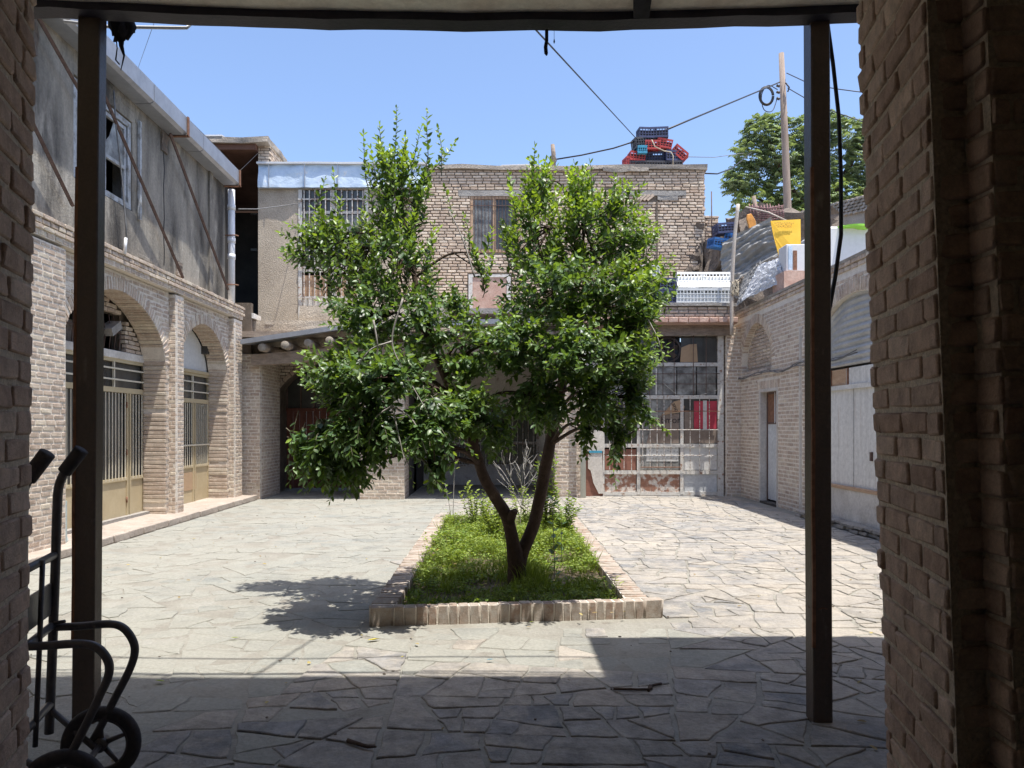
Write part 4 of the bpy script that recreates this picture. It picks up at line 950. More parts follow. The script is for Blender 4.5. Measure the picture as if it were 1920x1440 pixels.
for r, (z0, out) in enumerate(((3.86, -.03), (3.934, .015), (4.008, .03))):
    b.courses((XR - out, 0, 0), Yp, Xn, lambda z: [(9.0, 17.7)], z0, z0 + .074, h=.074, jit=.005)
# projecting pilaster in the far corner
b.courses((XR - .32, 0, 0), Yp, Xn, lambda z: [(17.06, 17.66)], 0, 3.75, h=.074, j=.02)
b.courses((0, 17.0, 0), Xp, Yn, lambda z: [(XR - .32, XR + .04)], 0, 3.75 , h=.074, j=.021, D=.09, jit=.002)
b.emit(RA, 'brick_right', 300)
bx('pilaster', 'mortar_right', RA, XR - .312, XR, 17.005, 17.64, 0, 3.74)
rough_up(bx('wall_top', 'mudcap', RA, XR - .03, XR + .6, 6.0, 17.7, 4.08, 4.13), .012, 3, 6)
bx('plaster_strip', 'plaster_white', RA, XR - .012, XR + .03, 13.60, 13.68, 0, 3.3)
bx('door_surround', 'plaster_white', RA, XR - .006, XR + .12, DY1 - .006, DY1 + .09, 0, DZ + .034)
bx('door_surround', 'plaster_white', RA, XR - .006, XR + .12, DY0 - .05, DY0 + .006, 0, DZ + .034); bx('door_surround', 'plaster_white', RA, XR - .004, XR + .12, DY0 + .006, DY1 - .006, DZ - .03, DZ + .03)
xd = XR + .13
d = MB().box(xd, xd + .05, DY0, DY0 + .05, .05, DZ - .03).box(xd, xd + .05, DY1 - .05, DY1, .05, DZ - .03).box(xd, xd + .05, DY0 + .05, DY1 - .05, DZ - .08, DZ - .03).box(xd + .0, xd + .05, DY0 + .05, DY1 - .05, 1.60, 1.64)
d = d.build('door', 'rust_dark', RA); d['label'] = 'narrow white door with brown upper panes'
bx('door_leaf', 'white_door', d, xd + .01, xd + .03, DY0 + .05, DY1 - .05, .08, 1.6); ym = (DY0 + DY1) / 2
for a, c in ((DY0 + .05, ym - .02), (ym + .02, DY1 - .05)): bx('pane', 'rust', d, xd + .01, xd + .03, a, c, 1.64, DZ - .08)
bx('mullion', 'white_door', d, xd - .004, xd + .035, ym - .02, ym + .02, 1.62, DZ - .05)
bx('dark_step', 'dark', RA, XR - .02, XR + .3, DY0, DY1, -.01, .045)
bx('handle', 'rust_dark', d, xd - .03, xd + .01, DY0 + .12, DY0 + .16, 1.0, 1.12)
# shop bay
ya, yb = SB['c'] - SB['w'], SB['c'] + SB['w']; xs = XR + .09
vs = []; fs = []; N_ = 130
top = lambda y: SB['zs'] + arch_z(y - SB['c'], SB['w'] + .03, SB['rise'] + .02, 1.9)
nz = 120
for j in range(nz + 1):
    for i in range(13):
        y = ya + (yb - ya) * i / 12; zlo = 2.50 - .0 * (y - ya) + .0; z = zlo + (max(top(y), zlo + .02) - zlo) * j / nz
        vs.append((xs - .022 * math.sin((z + .01 * y) * 2 * math.pi / .105), y, z))
for j in range(nz):
    for i in range(12): a = j * 13 + i; fs.append((a, a + 13, a + 14, a + 1))
mb = MB(); mb.add(vs, fs, True); mb.box(xs + .015, xs + .02, ya + .02, yb - .02, 2.52, 2.9); o = mb.build('corrugated_sheet', 'corrugated', RA)
bx('header_board', 'white_streak', RA, xs - .02, xs + .03, ya + .0, 12.0, 2.16, 2.46, .004); bx('header_board', 'wood_orange', RA, xs - .02, xs + .03, 12.01, yb, 2.16, 2.46, .004)
for y in (11.0, 11.9, 12.5): bx('header_batten', 'rust', RA, xs - .035, xs - .018, y, y + .05, 2.16, 2.46)
bx('header_batten', 'white_metal', RA, xs - .05, xs - .0, ya, yb, 2.13, 2.20)
for a, c in ((ya + .1, 10.9), (10.93, 11.75), (11.78, 12.72)): bx('shop_panel', 'white_streak', RA, xs - .01, xs + .03, a, c, .62, 2.13, .004)
o = MB().box(xs - .03, xs + .03, 12.76, 12.82, .6, 2.13).build('shop_post', 'wood', RA)
for k in range(3): bx('shop_panel', 'white_metal', RA, xs - .02, xs + .02, 12.9, 13.16, .5 + k * .5, .96 + k * .5, .01)
bx('latch', 'rust_dark', RA, xs - .04, xs - .01, 11.15, 11.2, 1.05, 1.18)
o = rough_up(bx('lower_wall', 'plaster_white', RA, XR + .02, XR + .25, ya, yb, 0, .58), .01, 3, 4)
bx('sill', 'wood_orange', RA, XR + .0, XR + .1, ya, 12.6, .58, .63, .004)
MB().box(XR + .35, XR + .4, ya, yb, 0, 3.7).box(XR + .28, XR + 3, 6.0, 6.1, 0, 4).box(XR + 2.5, XR + 2.6, 6, 17.6, 0, 4).box(XR + .28, XR + 2.6, 17.5, 17.65, 0, 4).box(XR + .2, XR + 2.6, 6, 17.6, 4.0, 4.09).build('rear_shell', 'concrete', RA)
b = Bricks(); b.courses((5.14, 0, 0), Yp, Xn, lambda z: [(9.5, 13.3)], 0, .12, h=.062, L=.25, j=.012, D=.22, jit=.05, rot=.10)
b.emit(RA, 'stone', 60, name='step_stone')
# loose cables strung along the wall
mb = MB()
for k, (dz, sag) in enumerate(((0, .05), (.02, .09), (-.03, .03))):
    mb.tube([(XR - .035 - .01 * k, 17.6 - 6.2 * t, 2.66 + dz - sag * math.sin(t * math.pi * 3) ** 2 + .02 * math.sin(t * 31 + k)) for t in np.linspace(0, 1, 26)], .009, 5)
mb.build('cable_bundle', 'wire', RA)
# ================================================================ ENTRANCE PASSAGE (where the camera stands)
EN = thing('entrance_building', 'whitewashed roof slab on a dark steel beam across the top of the view', 'building', (0, 3, 0))
o = rough_up(MB().box(-5.4, 5.35, -4, 3.95, 3.76, 3.90).build('roof_slab', 'soffit', EN), .0, 1, 0)
# uneven plaster skin under the slab
vs = []; fs = []; nx_, ny_ = 70, 12
for j in range(ny_ + 1):
    for i in range(nx_ + 1):
        x = -5.3 + 10.6 * i / nx_; y = 2.2 + 1.76 * j / ny_; vs.append((x, y, 3.665 + .0125 * min(x * x, 5.3) + .007 * mnoise.noise(Vector((x * 3, y * 3, 0)))))
for j in range(ny_):
    for i in range(nx_): a = j * (nx_ + 1) + i; fs.append((a, a + nx_ + 1, a + nx_ + 2, a + 1))
MB().add(vs, fs, True).build('soffit_plaster', 'soffit', EN)
vs = []; fs = []; n_ = 60
for i in range(n_ + 1):
    x = -5.3 + 10.6 * i / n_; w = .008 * mnoise.noise(Vector((x * 3, 0, 0))) + .006 * mnoise.noise(Vector((x * 11, 0, 5))) + .0125 * min(x * x, 5.3)
    vs += [(x, 3.925, 3.625 + w), (x, 4.03, 3.622 + w), (x, 4.03, 3.80), (x, 3.925, 3.80)]
for i in range(n_):
    for k in range(4): a = i * 4; fs.append((a + k, a + 4 + k, a + 4 + (k + 1) % 4, a + (k + 1) % 4))
MB().add(vs, fs).build('edge_beam', 'beam', EN)
MB().prism([(XX(1180, 3.85), 3.74, 3.645), (XX(1192, 3.85), 3.92, 3.645), (XX(1222, 3.85), 3.92, 3.645), (XX(1214, 3.85), 3.74, 3.645)], (0, 0, -.012)).build('dark_patch', 'rag', EN)
MB().box(-5.4, 5.35, -4.2, -4, 0, 3.9).box(-5.6, -5.4, -4.2, 2.0, 0, 3.9).box(5.35, 5.55, -4.2, 6.0, 0, 4.0).build('back_wall', 'mortar_near', EN)
MB().box(-5.6, 5.4, 3.3, 3.6, 3.9, 6.8).box(1.47, 5.4, 3.6, 4.87, 4.50, 4.60).box(-5.6, 5.4, -4, 3.3, 6.7, 6.8).build('upper_storey', 'plaster_mud', EN)
for x in (-4.2, -1.3, 1.2): MB().tube([(x, 3.62, 4.3), (x, 4.05, 4.3)], .012, 5).build('cable_bracket', 'rust_dark', EN)

def pier(name, label, loc, lean, build):
    r = bpy.data.objects.new(name, None); col.objects.link(r); r.empty_display_size = .1
    r.matrix_basis = Matrix.LocRotScale(Vector(loc), Matrix.Rotation(lean, 3, 'Y'), None)
    tag(r, label, 'pillar'); build(r); return r
def local_obj(o, r):
    o.parent = r; o.matrix_parent_inverse = Matrix.Identity(4); o.matrix_basis = Matrix.Identity(4); return o
def b_right(r):
    # local: near corner at (0,0), jamb runs to +y .58 with a splay, steps to the right
    mb = MB(); g = .008
    U = Vector((.115, .585, 0)).normalized(); Nn = Vector((-U.y, U.x, 0))
    Lj = .60
    A = Vector((0, 0, 0)) - Nn * g; Bq = A + U * (Lj - g)
    mb.prism([A, Vector((.12, g, 0)), Vector((.12, .07, 0)), Vector((.92, .07, 0)), Vector((.92, Bq.y, 0)), Bq], (0, 0, 3.9))
    local_obj(mb.build('mortar_core', 'mortar_near', None), r)
    mb = MB(); mb.box(.085 + g, .9, -.105 + g, .06, 0, 3.9); mb.box(.9, 4.4, -3.9, .5, 0, 3.9); local_obj(mb.build('pier_core', 'mortar_near', None), r)
    b = Bricks()
    b.courses((0, 0, 0), U, Nn, lambda z: [(0, Lj)], .0, 3.85, h=.0735, L=.208, j=.0135, D=.1, jit=.002, rot=.012)
    b.courses((0, .002, 0), Xp, Yn, lambda z: [(.103, .20)], .0, 3.85, h=.0735, L=.208, j=.0135, D=.1, jit=.002, rot=.008)
    b.courses((.085, 0, 0), Yn, Xn, lambda z: [(.0, .105)], .0, 3.85, h=.0735, L=.208, j=.0135, D=.1, jit=.002, rot=.008)
    b.courses((0, -.105, 0), Xp, Yn, lambda z: [(.088, .7)], .0, 3.85, h=.0735, L=.208, j=.0135, D=.1, jit=.002, rot=.008)
    b.courses((.0, .59, 0), Xp, Yp, lambda z: [(.2, .9)], .0, 3.85, h=.0735, L=.208, j=.0135, D=.1, jit=.002, rot=.008)
    b.emit(r, 'brick_near', 290, V=BVN, local=r.matrix_basis)
PR = pier('brick_pillar', 'near brown brick jamb at the right edge, stepped and in deep shade', (1.166, 1.92, -.02), -.040, b_right)
def b_left(r):
    mb = MB(); g = .008
    U = Vector((.12, -.40, 0)).normalized(); Nn = Vector((-U.y, U.x, 0))      # outward normal +x
    A = -Nn * g; Bq = A + U * 1.5
    mb.prism([A, Vector((-4.0, 0, 0)), Vector((-4.0, -6.0, 0)), Vector((Bq.x, -6.0, 0)), Bq], (0, 0, 3.9)); local_obj(mb.build('mortar_core', 'mortar_near', None), r)
    b = Bricks()
    b.courses((0, 0, 0), U, Nn, lambda z: [(0, .75)], .0, 3.85, h=.0735, L=.208, j=.0135, D=.1, jit=.002, rot=.012)
    b.courses((0, .0, 0), Xn, Yp, lambda z: [(.1, .9)], .0, 3.85, h=.0735, L=.208, j=.0135, D=.1, jit=.002, rot=.012)
    b.emit(r, 'brick_near', 290, V=BVN, local=r.matrix_basis)
PLF = pier('brick_pillar', 'near brown brick jamb at the left edge behind the hand truck', (-1.385, 2.26, -.02), .010, b_left)

def post(name, label, x, y, w, d, lean):
    r = bpy.data.objects.new(name, None); col.objects.link(r); r.empty_display_size = .1
    r.matrix_basis = Matrix.LocRotScale(Vector((x, y, 0)), Matrix.Rotation(lean, 3, 'Y'), None); tag(r, label, 'post')
    o = MB().box(-w / 2, w / 2, -d / 2, d / 2, -.02, 3.78).build('shaft', 'post', None, .006); rough_up(o, .004, 4, 2); local_obj(o, r)
    o = MB().box(-w / 2 - .004, -w / 2 + .012, -d / 2 - .003, -d / 2 + .012, .4, 2.9).build('weld_bead', 'rust', None); rough_up(o, .004, 9, 6); local_obj(o, r)
    o = MB().tube([Vector((w / 2 * 1.06 * math.cos(a), d / 2 * 1.1 * math.sin(a), .60 + .01 * math.sin(a * 3))) * 1 for a in np.linspace(0, 6.283, 13)], .0025, 4).build('tied_wire', 'rust', None) if x > 0 else None
    if o: local_obj(o, r)
    return r
post('steel_post', 'dark steel post on the left, behind the hand truck', XX(162, 4.04), 4.04, .115, .08, .0085)
post('steel_post', 'dark brown steel post on the right with a tied wire', XX(1536, 4.05), 4.05, .100, .105, -.004)

def cable(name, label, pts, r, m='cable', cat='cable', n=6):
    o = MB().tube(pts, r, n).build(name, m, None); return tag(o, label, cat)
cable('hanging_cable', 'thick black cable bowed down beside the right steel post', [P3(*p) for p in ((1551, 40, 4.1), (1562, 120, 4.12), (1573, 220, 4.14), (1577, 330, 4.14), (1577, 440, 4.12), (1566, 520, 4.12), (1555, 580, 4.1), (1549, 610, 4.1))], .0115)
# pipe at top left with a loop
mb = MB(); mb.tube([P3(*p) for p in ((120, 40, 4.25), (205, 50, 4.25), (330, 52, 4.25), (350, 52, 4.26), (356, 47, 4.27), (354, 41, 4.28), (344, 40, 4.28), (330, 42, 4.28))], .0095, 7)
tag(mb.build('bent_pipe', 'pipe_white', None), 'thin white pipe with a bent end under the roof edge at top left', 'pipe')
mb = MB(); random.seed(5)
for k in range(14):
    x0 = 218 + random.uniform(-6, 26); mb.tube([P3(x0, 32, 4.1), P3(x0 + random.uniform(-5, 5), 45 + random.uniform(0, 14), 4.1 + random.uniform(-.02, .02)), P3(x0 + random.uniform(-8, 4), 58 + random.uniform(0, 22), 4.1)], [random.uniform(.02, .035), random.uniform(.018, .03), .006], 6)
mb.tube([P3(226, 55, 4.1), P3(229, 85, 4.1), P3(231, 105, 4.1), P3(226, 130, 4.1)], [.022, .014, .006, .003], 6); mb.tube([P3(213, 45, 4.1), P3(219, 90, 4.1), P3(216, 112, 4.1), P3(222, 118, 4.1)], .004, 5)
tag(rough_up(mb.build('torn_rag', 'rag', None), .012, 14), 'torn black rag hanging from the beam beside the left post', 'rag')
mb = MB().tube([P3(1025, 56, 4.0), P3(1025, 76, 4.0), P3(1023, 88, 4.0), P3(1024, 100, 4.0), P3(1025, 104, 4.0)], [.009, .009, .010, .010, .004], 6)
tag(mb.build('hanging_strip', 'rag', None), 'short dark strip hanging from the middle of the beam', 'strip')
tag(MB().tube([P3(1039, 56, 4.0), P3(1039, 72, 4.0), P3(1039, 78, 4.0), P3(1039, 82, 4.0)], [.0012, .0012, .005, .001], 5).build('hanging_thread', 'rag', None), 'tiny thread with a knot hanging right of the dark strip', 'thread')
# light cord with a white lamp holder on the left wall
LH = thing('lamp_cord', 'grey cord with a white lamp holder hanging on the plaster wall', 'cord', P3(236, 470, 11.0))
MB().tube([P3(*p) for p in ((213, 170, 10.8), (218, 240, 10.8), (224, 290, 10.9), (230, 350, 11.0), (236, 420, 11.0), (237, 446, 11.0))], .011, 5).build('cord', 'wire', LH)
MB().tube([P3(236, 446, 11), P3(234, 476, 11)], .022, 9).build('lamp_holder', 'pipe_white', LH)

# ================================================================ HAND TRUCK
HT = thing('hand_truck', 'black two wheeled hand truck with bent tube guards leaning behind the left brick jamb', 'hand truck', (-1.75, 3.15, 0))
Yf, Yn_ = 3.36, 2.91
def T(name, pts, r, n=10, par=HT, m='truck'): return MB().tube(pts, r, n).build(name, m, par)
def smooth(pts, k=6):
    """Catmull-Rom through the points"""
    P = [Vector(p) for p in pts]; P = [P[0] * 2 - P[1]] + P + [P[-1] * 2 - P[-2]]; out = []
    for i in range(1, len(P) - 2):
        for t in np.linspace(0, 1, k, endpoint=False):
            a, b_, c, d_ = P[i - 1:i + 3]
            out.append(.5 * ((2 * b_) + (c - a) * t + (2 * a - 5 * b_ + 4 * c - d_) * t * t + (-a + 3 * b_ - 3 * c + d_) * t ** 3))
    return out + [P[-2]]
T('upright', smooth([P3(*p, Yf) for p in ((92, 1375), (96, 1280), (100, 1170), (104, 1060), (107, 960), (110, 915), (120, 888), (134, 866), (148, 850))]), .0195)
T('upright', smooth([Vector((XX(a, Yf) + .115, Yn_, ZZ(c, Yf))) for a, c in ((92, 1375), (96, 1280), (100, 1170), (104, 1060), (107, 960), (110, 915), (120, 888), (134, 866), (148, 850))]), .0195)
T('grip', [P3(121, 885, Yf), P3(153, 843, Yf)], .030, 12, m='tyre'); dv = Vector((.115, Yn_ - Yf, 0))
T('grip', [P3(121, 885, Yf) + dv, P3(153, 843, Yf) + dv], .030, 12, m='tyre')
T('centre_rod', [P3(66, 1400, 3.14), P3(73, 1240, 3.14), P3(80, 1050, 3.14)], .0105, 8)
def cross(py, r=.017, name='cross_tube'):
    a = P3(104 - (py - 1000) * .03, py, Yf); T(name, [a, a + dv], r)
for py in (1040, 1172, 1320): cross(py)
q = [P3(100, 1092, Yf), P3(99, 1150, Yf)]; mb = MB(); mb.prism([q[0], q[1], q[1] + dv, q[0] + dv], (-.012, 0, 0)); mb.build('back_plate', 'truck', HT)
T('bolt', [P3(102, 1168, Yf - .02), P3(122, 1165, Yf - .02)], .008, 6)
T('wheel_guard', smooth([P3(*p, Yf) for p in ((101, 1176), (150, 1174), (205, 1170), (232, 1178), (250, 1203), (252, 1228), (240, 1262), (215, 1310), (190, 1360), (172, 1392))]), .0175)
T('wheel_guard', smooth([Vector(P3(*p, 2.93)) for p in ((8, 1214), (80, 1211), (150, 1207), (183, 1215), (203, 1240), (203, 1268), (188, 1302), (168, 1345), (148, 1385), (130, 1420))]), .0165)
def wheel(c, Rr, ax):
    ax = Vector(ax).normalized(); q = ax.to_track_quat('Z', 'Y'); Tm = Matrix.Translation(c) @ q.to_matrix().to_4x4()
    prof = [(Rr - .050, -.018), (Rr - .02, -.024), (Rr - .004, -.014), (Rr, 0), (Rr - .004, .014), (Rr - .02, .024), (Rr - .050, .018)]
    def lathe(prof, n=40, closed=True):
        vs = []; fs = []; k = len(prof)
        for i in range(n):
            a = 2 * math.pi * i / n
            for r, z in prof: vs.append(Tm @ Vector((r * math.cos(a), r * math.sin(a), z)))
        for i in range(n):
            for j in range(k if closed else k - 1): fs.append((i * k + j, ((i + 1) % n) * k + j, ((i + 1) % n) * k + (j + 1) % k, i * k + (j + 1) % k))
        return MB().add(vs, fs, True)
    w = lathe(prof).build('wheel', 'tyre', HT)
    lathe([(Rr - .062, -.014), (Rr - .048, -.014), (Rr - .048, .014), (Rr - .062, .014)]).build('rim', 'truck', w)
    mb = MB()
    for k in range(5):
        a = 2 * math.pi * k / 5 + .35; mb.tube([Tm @ Vector((.02 * math.cos(a), .02 * math.sin(a), 0)), Tm @ Vector(((Rr - .055) * math.cos(a), (Rr - .055) * math.sin(a), 0))], [.013, .009], 6)
    mb.build('spokes', 'truck', w)
    MB().tube([Tm @ Vector((0, 0, -.035)), Tm @ Vector((0, 0, .035))], .028, 14).build('hub', 'truck', w)
c1 = Vector((XX(190, Yf), Yf, .165)); c2 = Vector((XX(118, Yn_), Yn_, .165))
wheel(c1, .165, c2 - c1); wheel(c2, .165, c2 - c1); T('axle', [c1, c2], .013)
T('strut', [c1 + Vector((0, -.05, 0)), P3(94, 1330, Yf)], .013); T('strut', [c2 + Vector((0, .05, 0)), P3(94, 1330, Yf) + dv], .013)
mb = MB(); mb.box(-2.02, -1.86, 2.92, 3.36, .012, .022); mb.build('toe_plate', 'truck', HT)

# ================================================================ PLANTER
PT = thing('brick_planter', 'low rectangular brick planter with upright bricks round the tree and weeds', 'planter', (.1, 9, 0))
x0, x1, yb = PL['x0'], PL['x1'], PL['yb']
def fy(x): return 5.96 + (x + 1.01) * .28 / 2.33
mb = MB()
mb.prism([(x0 + .01, fy(x0) + .004, -.01), (1.325, fy(1.325) + .004, -.01), (1.325, fy(1.325) + .098, -.01), (x0 + .01, fy(x0) + .098, -.01)], (0, 0, .148))
mb.box(x0 + .004, x0 + .195, 6.1, yb, -.01, .134); mb.box(x1 - .185, x1 - .004, 6.32, yb, -.01, .134); mb.box(x0 + .01, x1 - .01, yb - .1, yb, -.01, .12)
mb.build('mortar_core', 'mortar_left', PT)
b = Bricks(); x = x0
U = Vector((2.33, .28, 0)).normalized(); Nn = Vector((U.y, -U.x, 0))
while x < 1.32:
    w = random.uniform(.060, .095) if x0 + .15 < x < 1.1 else .185
    if x + w > 1.34: w = 1.335 - x
    c = Vector((x + w / 2, fy(x + w / 2) + .05, .068 + random.uniform(-.004, .004)))
    b.one(c, Vector((0, 0, 1)), Nn, U, .150, .105, w - .006, .003, .015); x += w
y = 6.14
while y < yb:
    w = random.uniform(.058, .072)
    for xc, L in ((x0 + .10, .20), (x1 - .09, .19)):
        yy = y if xc < 0 else y + .18
        if yy < yb: b.one((xc + random.uniform(-.008, .008), yy + w / 2, .068 + random.uniform(-.005, .004)), Xp, Yp, Vector((0, 0, 1)), L, w - .007, .148, .002, .015)
    y += w
b.courses((0, yb - .1, 0), Xp, Yn, lambda z: [(x0 + .2, x1 - .2)], 0, .14, h=.14, L=.07, j=.01, D=.1)
b.emit(PT, 'brick_planter', 290)
vs = []; fs = []; nx_, ny_ = 30, 70
for j in range(ny_ + 1):
    for i in range(nx_ + 1):
        x = x0 + .15 + (x1 - x0 - .28) * i / nx_; y = fy(x) + .06 + (yb - .1 - fy(x)) * j / ny_
        vs.append((x, y, .045 + .025 * mnoise.noise(Vector((x * 3, y * 3, 0))) + .012 * mnoise.noise(Vector((x * 12, y * 12, 0)))))
for j in range(ny_):
    for i in range(nx_): a = j * (nx_ + 1) + i; fs.append((a, a + 1, a + nx_ + 2, a + nx_ + 1))
MB().add(vs, fs, True).build('soil', 'soil', PT)

# ground cover nobody could count
def cover(n, xr, yr, hfun, blade, lr, wr, seed, bare=-.25):
    g = np.random.default_rng(seed); P = []; D = []; N = []; L = []; W = []; Yg = []
    while len(P) < n:
        x = g.uniform(*xr); y = g.uniform(*yr)
        if y < fy(x) + .10: continue
        dn = mnoise.noise(Vector((x * 2.3, y * 2.3, 7)))
        if dn < bare + g.uniform(-.12, .12): continue
        h = hfun(x, y) * (0.6 + .8 * max(0, dn + .4)); k = g.uniform(0, 1)
        if blade:
            z = .05; a = g.uniform(0, 6.28); lean = g.uniform(.05, .7); d = (math.cos(a) * lean, math.sin(a) * lean, 1); l = h * g.uniform(.6, 1.3)
        else:
            z = .05 + h * math.sqrt(k); a = g.uniform(0, 6.28); d = (math.cos(a), math.sin(a), g.uniform(-.2, .7)); l = g.uniform(*lr)
        P.append((x, y, z)); D.append(d); N.append((g.normal(0, .4), g.normal(0, .4), 1) if not blade else (math.cos(a + 1.57), math.sin(a + 1.57), .1)); L.append(l); W.append(g.uniform(*wr)); Yg.append(min(1, max(0, g.normal(.5 + .5 * dn, .3))))
    return P, D, N, L, W, Yg
hm = lambda x, y: (.04 + .10 * min(1, max(0, (y - 6.9) / 1.5))) * (1 + 1.6 * max(0, mnoise.noise(Vector((x * 4, y * 4, 2)))))
a = cover(20000, (x0 + .19, x1 - .2), (6.0, yb - .1), hm, False, (.018, .052), (.012, .030), 3, bare=-.16)
o = leaf_cloud('clover', *a, 'weed'); tag(o, kind='stuff')
a = cover(10000, (x0 + .19, x1 - .2), (6.9, yb - .1), lambda x, y: .12 * (1 + 2.2 * max(0, mnoise.noise(Vector((x * 2.7, y * 2.7, 9))))), True, None, (.004, .008), 4, bare=-.02)
o = leaf_cloud('grass', *a, 'weed', blade=True); tag(o, kind='stuff')
a = cover(1500, (x0 + .19, x1 - .2), (6.0, 7.1), lambda x, y: .08, True, None, (.004, .007), 9, bare=-.3)
o = leaf_cloud('grass_tufts', *a, 'weed', blade=True); tag(o, kind='stuff')

def stem_plant(name, label, cat, stems, leafn, L, W, young, lm='weed', sm='twig', r=.005, droop=.1, group=None, seed=1, spread=1.0, start=.15):
    """stems: list of point lists"""
    g = np.random.default_rng(seed); base = stems[0][0]
    root = thing(name, label, cat, (base[0], base[1], 0), group)
    mb = MB(); P = []; D = []; N = []; LL = []; WW = []; YY = []
    for st in stems:
        pts = smooth([Vector(p) for p in st], 5); mb.tube(pts, list(np.linspace(r, r * .35, len(pts))), 5)
        for k in range(leafn):
            t = start + (1 - start) * (k + g.uniform(0, .9)) / leafn; f = t * (len(pts) - 1); i = min(int(f), len(pts) - 2); p = pts[i].lerp(pts[i + 1], f - i); ax = (pts[i + 1] - pts[i]).normalized()
            a = k * 2.4 + g.uniform(-.5, .5); d = Vector((math.cos(a), math.sin(a), 0)) * spread + ax * .6 - Vector((0, 0, droop))
            P.append(p); D.append(d); N.append((g.normal(0, .3), g.normal(0, .3), 1)); LL.append(L * g.uniform(.7, 1.2)); WW.append(W * g.uniform(.8, 1.15)); YY.append(min(1, max(0, young + g.normal(0, .25))))
    mb.build('stems', sm, root)
    if leafn: leaf_cloud('foliage', P, D, N, LL, WW, YY, lm, root)
    return root
def shrub_stems(px, Y, h, n, w, seed):
    g = np.random.default_rng(seed); out = []
    for k in range(n):
        x = XX(px, Y); a = g.uniform(-1, 1) * w; b2 = g.uniform(-1, 1) * w; hh = h * g.uniform(.55, 1.05)
        out.append([(x + a * .15, Y + b2 * .15, .03), (x + a * .6, Y + b2 * .6, hh * .55), (x + a, Y + b2, hh)])
    return out
stem_plant('leafy_shrub', 'yellow green shrub left of the fork, in the far part of the planter', 'shrub', shrub_stems(893, 11.2, .74, 12, .26, 1), 30, .062, .036, .8, seed=1)
stem_plant('leafy_shrub', 'dense yellow green shrub right behind the left limb', 'shrub', shrub_stems(935, 10.0, .66, 22, .30, 2), 30, .060, .036, .75, seed=2)
stem_plant('leafy_shrub', 'loose shrub between the two limbs at the far planter end', 'shrub', shrub_stems(985, 11.4, .72, 12, .26, 3), 28, .060, .034, .8, seed=3)
stem_plant('leafy_shrub', 'tall narrow shrub just right of the right limb', 'shrub', shrub_stems(1024, 10.2, 1.15, 14, .16, 4), 34, .075, .042, .45, seed=4)
stem_plant('leafy_shrub', 'dark leaved shrub nearest the right planter wall', 'shrub', shrub_stems(1052, 10.6, .70, 14, .28, 5), 26, .070, .038, .3, seed=5)
stem_plant('small_sapling', 'thin sapling with two bare stems near the left planter wall', 'sapling', [[P3(848, 985, 12.0), P3(842, 945, 12.0), P3(834, 905, 12.0)], [P3(849, 985, 12.0), P3(850, 945, 12.0), P3(852, 885, 12.0), P3(855, 860, 12)]], 5, .09, .05, .5, sm='twig_pale', r=.008, seed=6, start=.7)
stem_plant('tall_weed', 'tall weed with large round leaves right of the trunk', 'weed', [[P3(1040, 1108, 7.6), P3(1039, 1050, 7.6), P3(1037, 985, 7.6), P3(1034, 930, 7.6)]], 15, .085, .062, .15, lm='leaf', r=.006, seed=8, droop=.0)
stem_plant('tall_weed', 'second slimmer tall weed just right of the round leaved one', 'weed', [[P3(1052, 1085, 8.2), P3(1053, 1020, 8.2), P3(1052, 950, 8.2)]], 12, .07, .045, .3, lm='leaf', r=.005, seed=9, droop=.0)
stem_plant('thistle', 'pale spiky little plant at the foot of the trunk', 'weed', [[P3(970, 1128, 6.75), P3(972, 1112, 6.75), P3(974, 1098, 6.75)]] , 26, .07, .010, .9, r=.004, seed=10, droop=.25)
stem_plant('thistle', 'spiky plant in the front right corner of the planter', 'weed', shrub_stems(1145, 6.9, .22, 5, .10, 12), 14, .055, .016, .9, r=.004, seed=12)
g = np.random.default_rng(5); sts = []
trunk_b = P3(975, 1000, 10.9)
def fork(p, d, L, lv):
    q = p + d * L; sts.append([p, p + d * L * .5 + Vector((g.normal(0, .012), 0, g.normal(0, .012))), q])
    if lv: 
        for k in range(3 if lv > 1 else 2):
            e = (d + Vector((g.normal(0, .55), g.normal(0, .4), g.uniform(-.1, .45)))).normalized(); fork(p + d * L * g.uniform(.45, 1), e, L * g.uniform(.55, .8), lv - 1)
fork(P3(977, 1000, 10.9), Vector((0, 0, 1)), .50, 0)
for k in range(6): fork(P3(977, 960 - 8 * k, 10.9), Vector((g.uniform(-.75, .75), g.uniform(-.3, .3), 1)).normalized(), .40, 2)
stem_plant('bare_sapling', 'leafless pale branching sapling between the two limbs', 'sapling', sts, 0, .05, .02, .5, sm='twig_pale', r=.005, seed=7)
pf = thing('poppy', 'single red poppy flower in the weeds near the left planter wall', 'flower', P3(821, 1050, 9.2))
MB().tube([P3(821, 1056, 9.2), P3(820, 1034, 9.2)], .003, 5).build('stem', 'twig', pf)
for k in range(4):
    c = P3(820, 1033, 9.2); a = k * 1.57; MB().add([c, c + Vector((math.cos(a - .6) * .028, math.sin(a - .6) * .028, .012)), c + Vector((math.cos(a) * .038, math.sin(a) * .038, .022)), c + Vector((math.cos(a + .6) * .028, math.sin(a + .6) * .028, .012))], [(0, 1, 2, 3)]).build('petal', 'poppy', pf)
st = rough_up(MB().box(-.03, .03, -.02, .02, 0, .07, Matrix.Translation(P3(1016, 1133, 6.75) + Vector((0, 0, .0)))).build('small_stone', 'concrete', None), .012, 20, 2); tag(st, 'upright pale stone in the weeds right of the trunk foot', 'stone')
st = rough_up(MB().box(-.06, .06, -.03, .03, 0, .035, Matrix.Translation(P3(1008, 1140, 6.7))).build('small_stone', 'concrete', None), .012, 20, 2); tag(st, 'flat pale stone lying below the upright one by the trunk', 'stone')

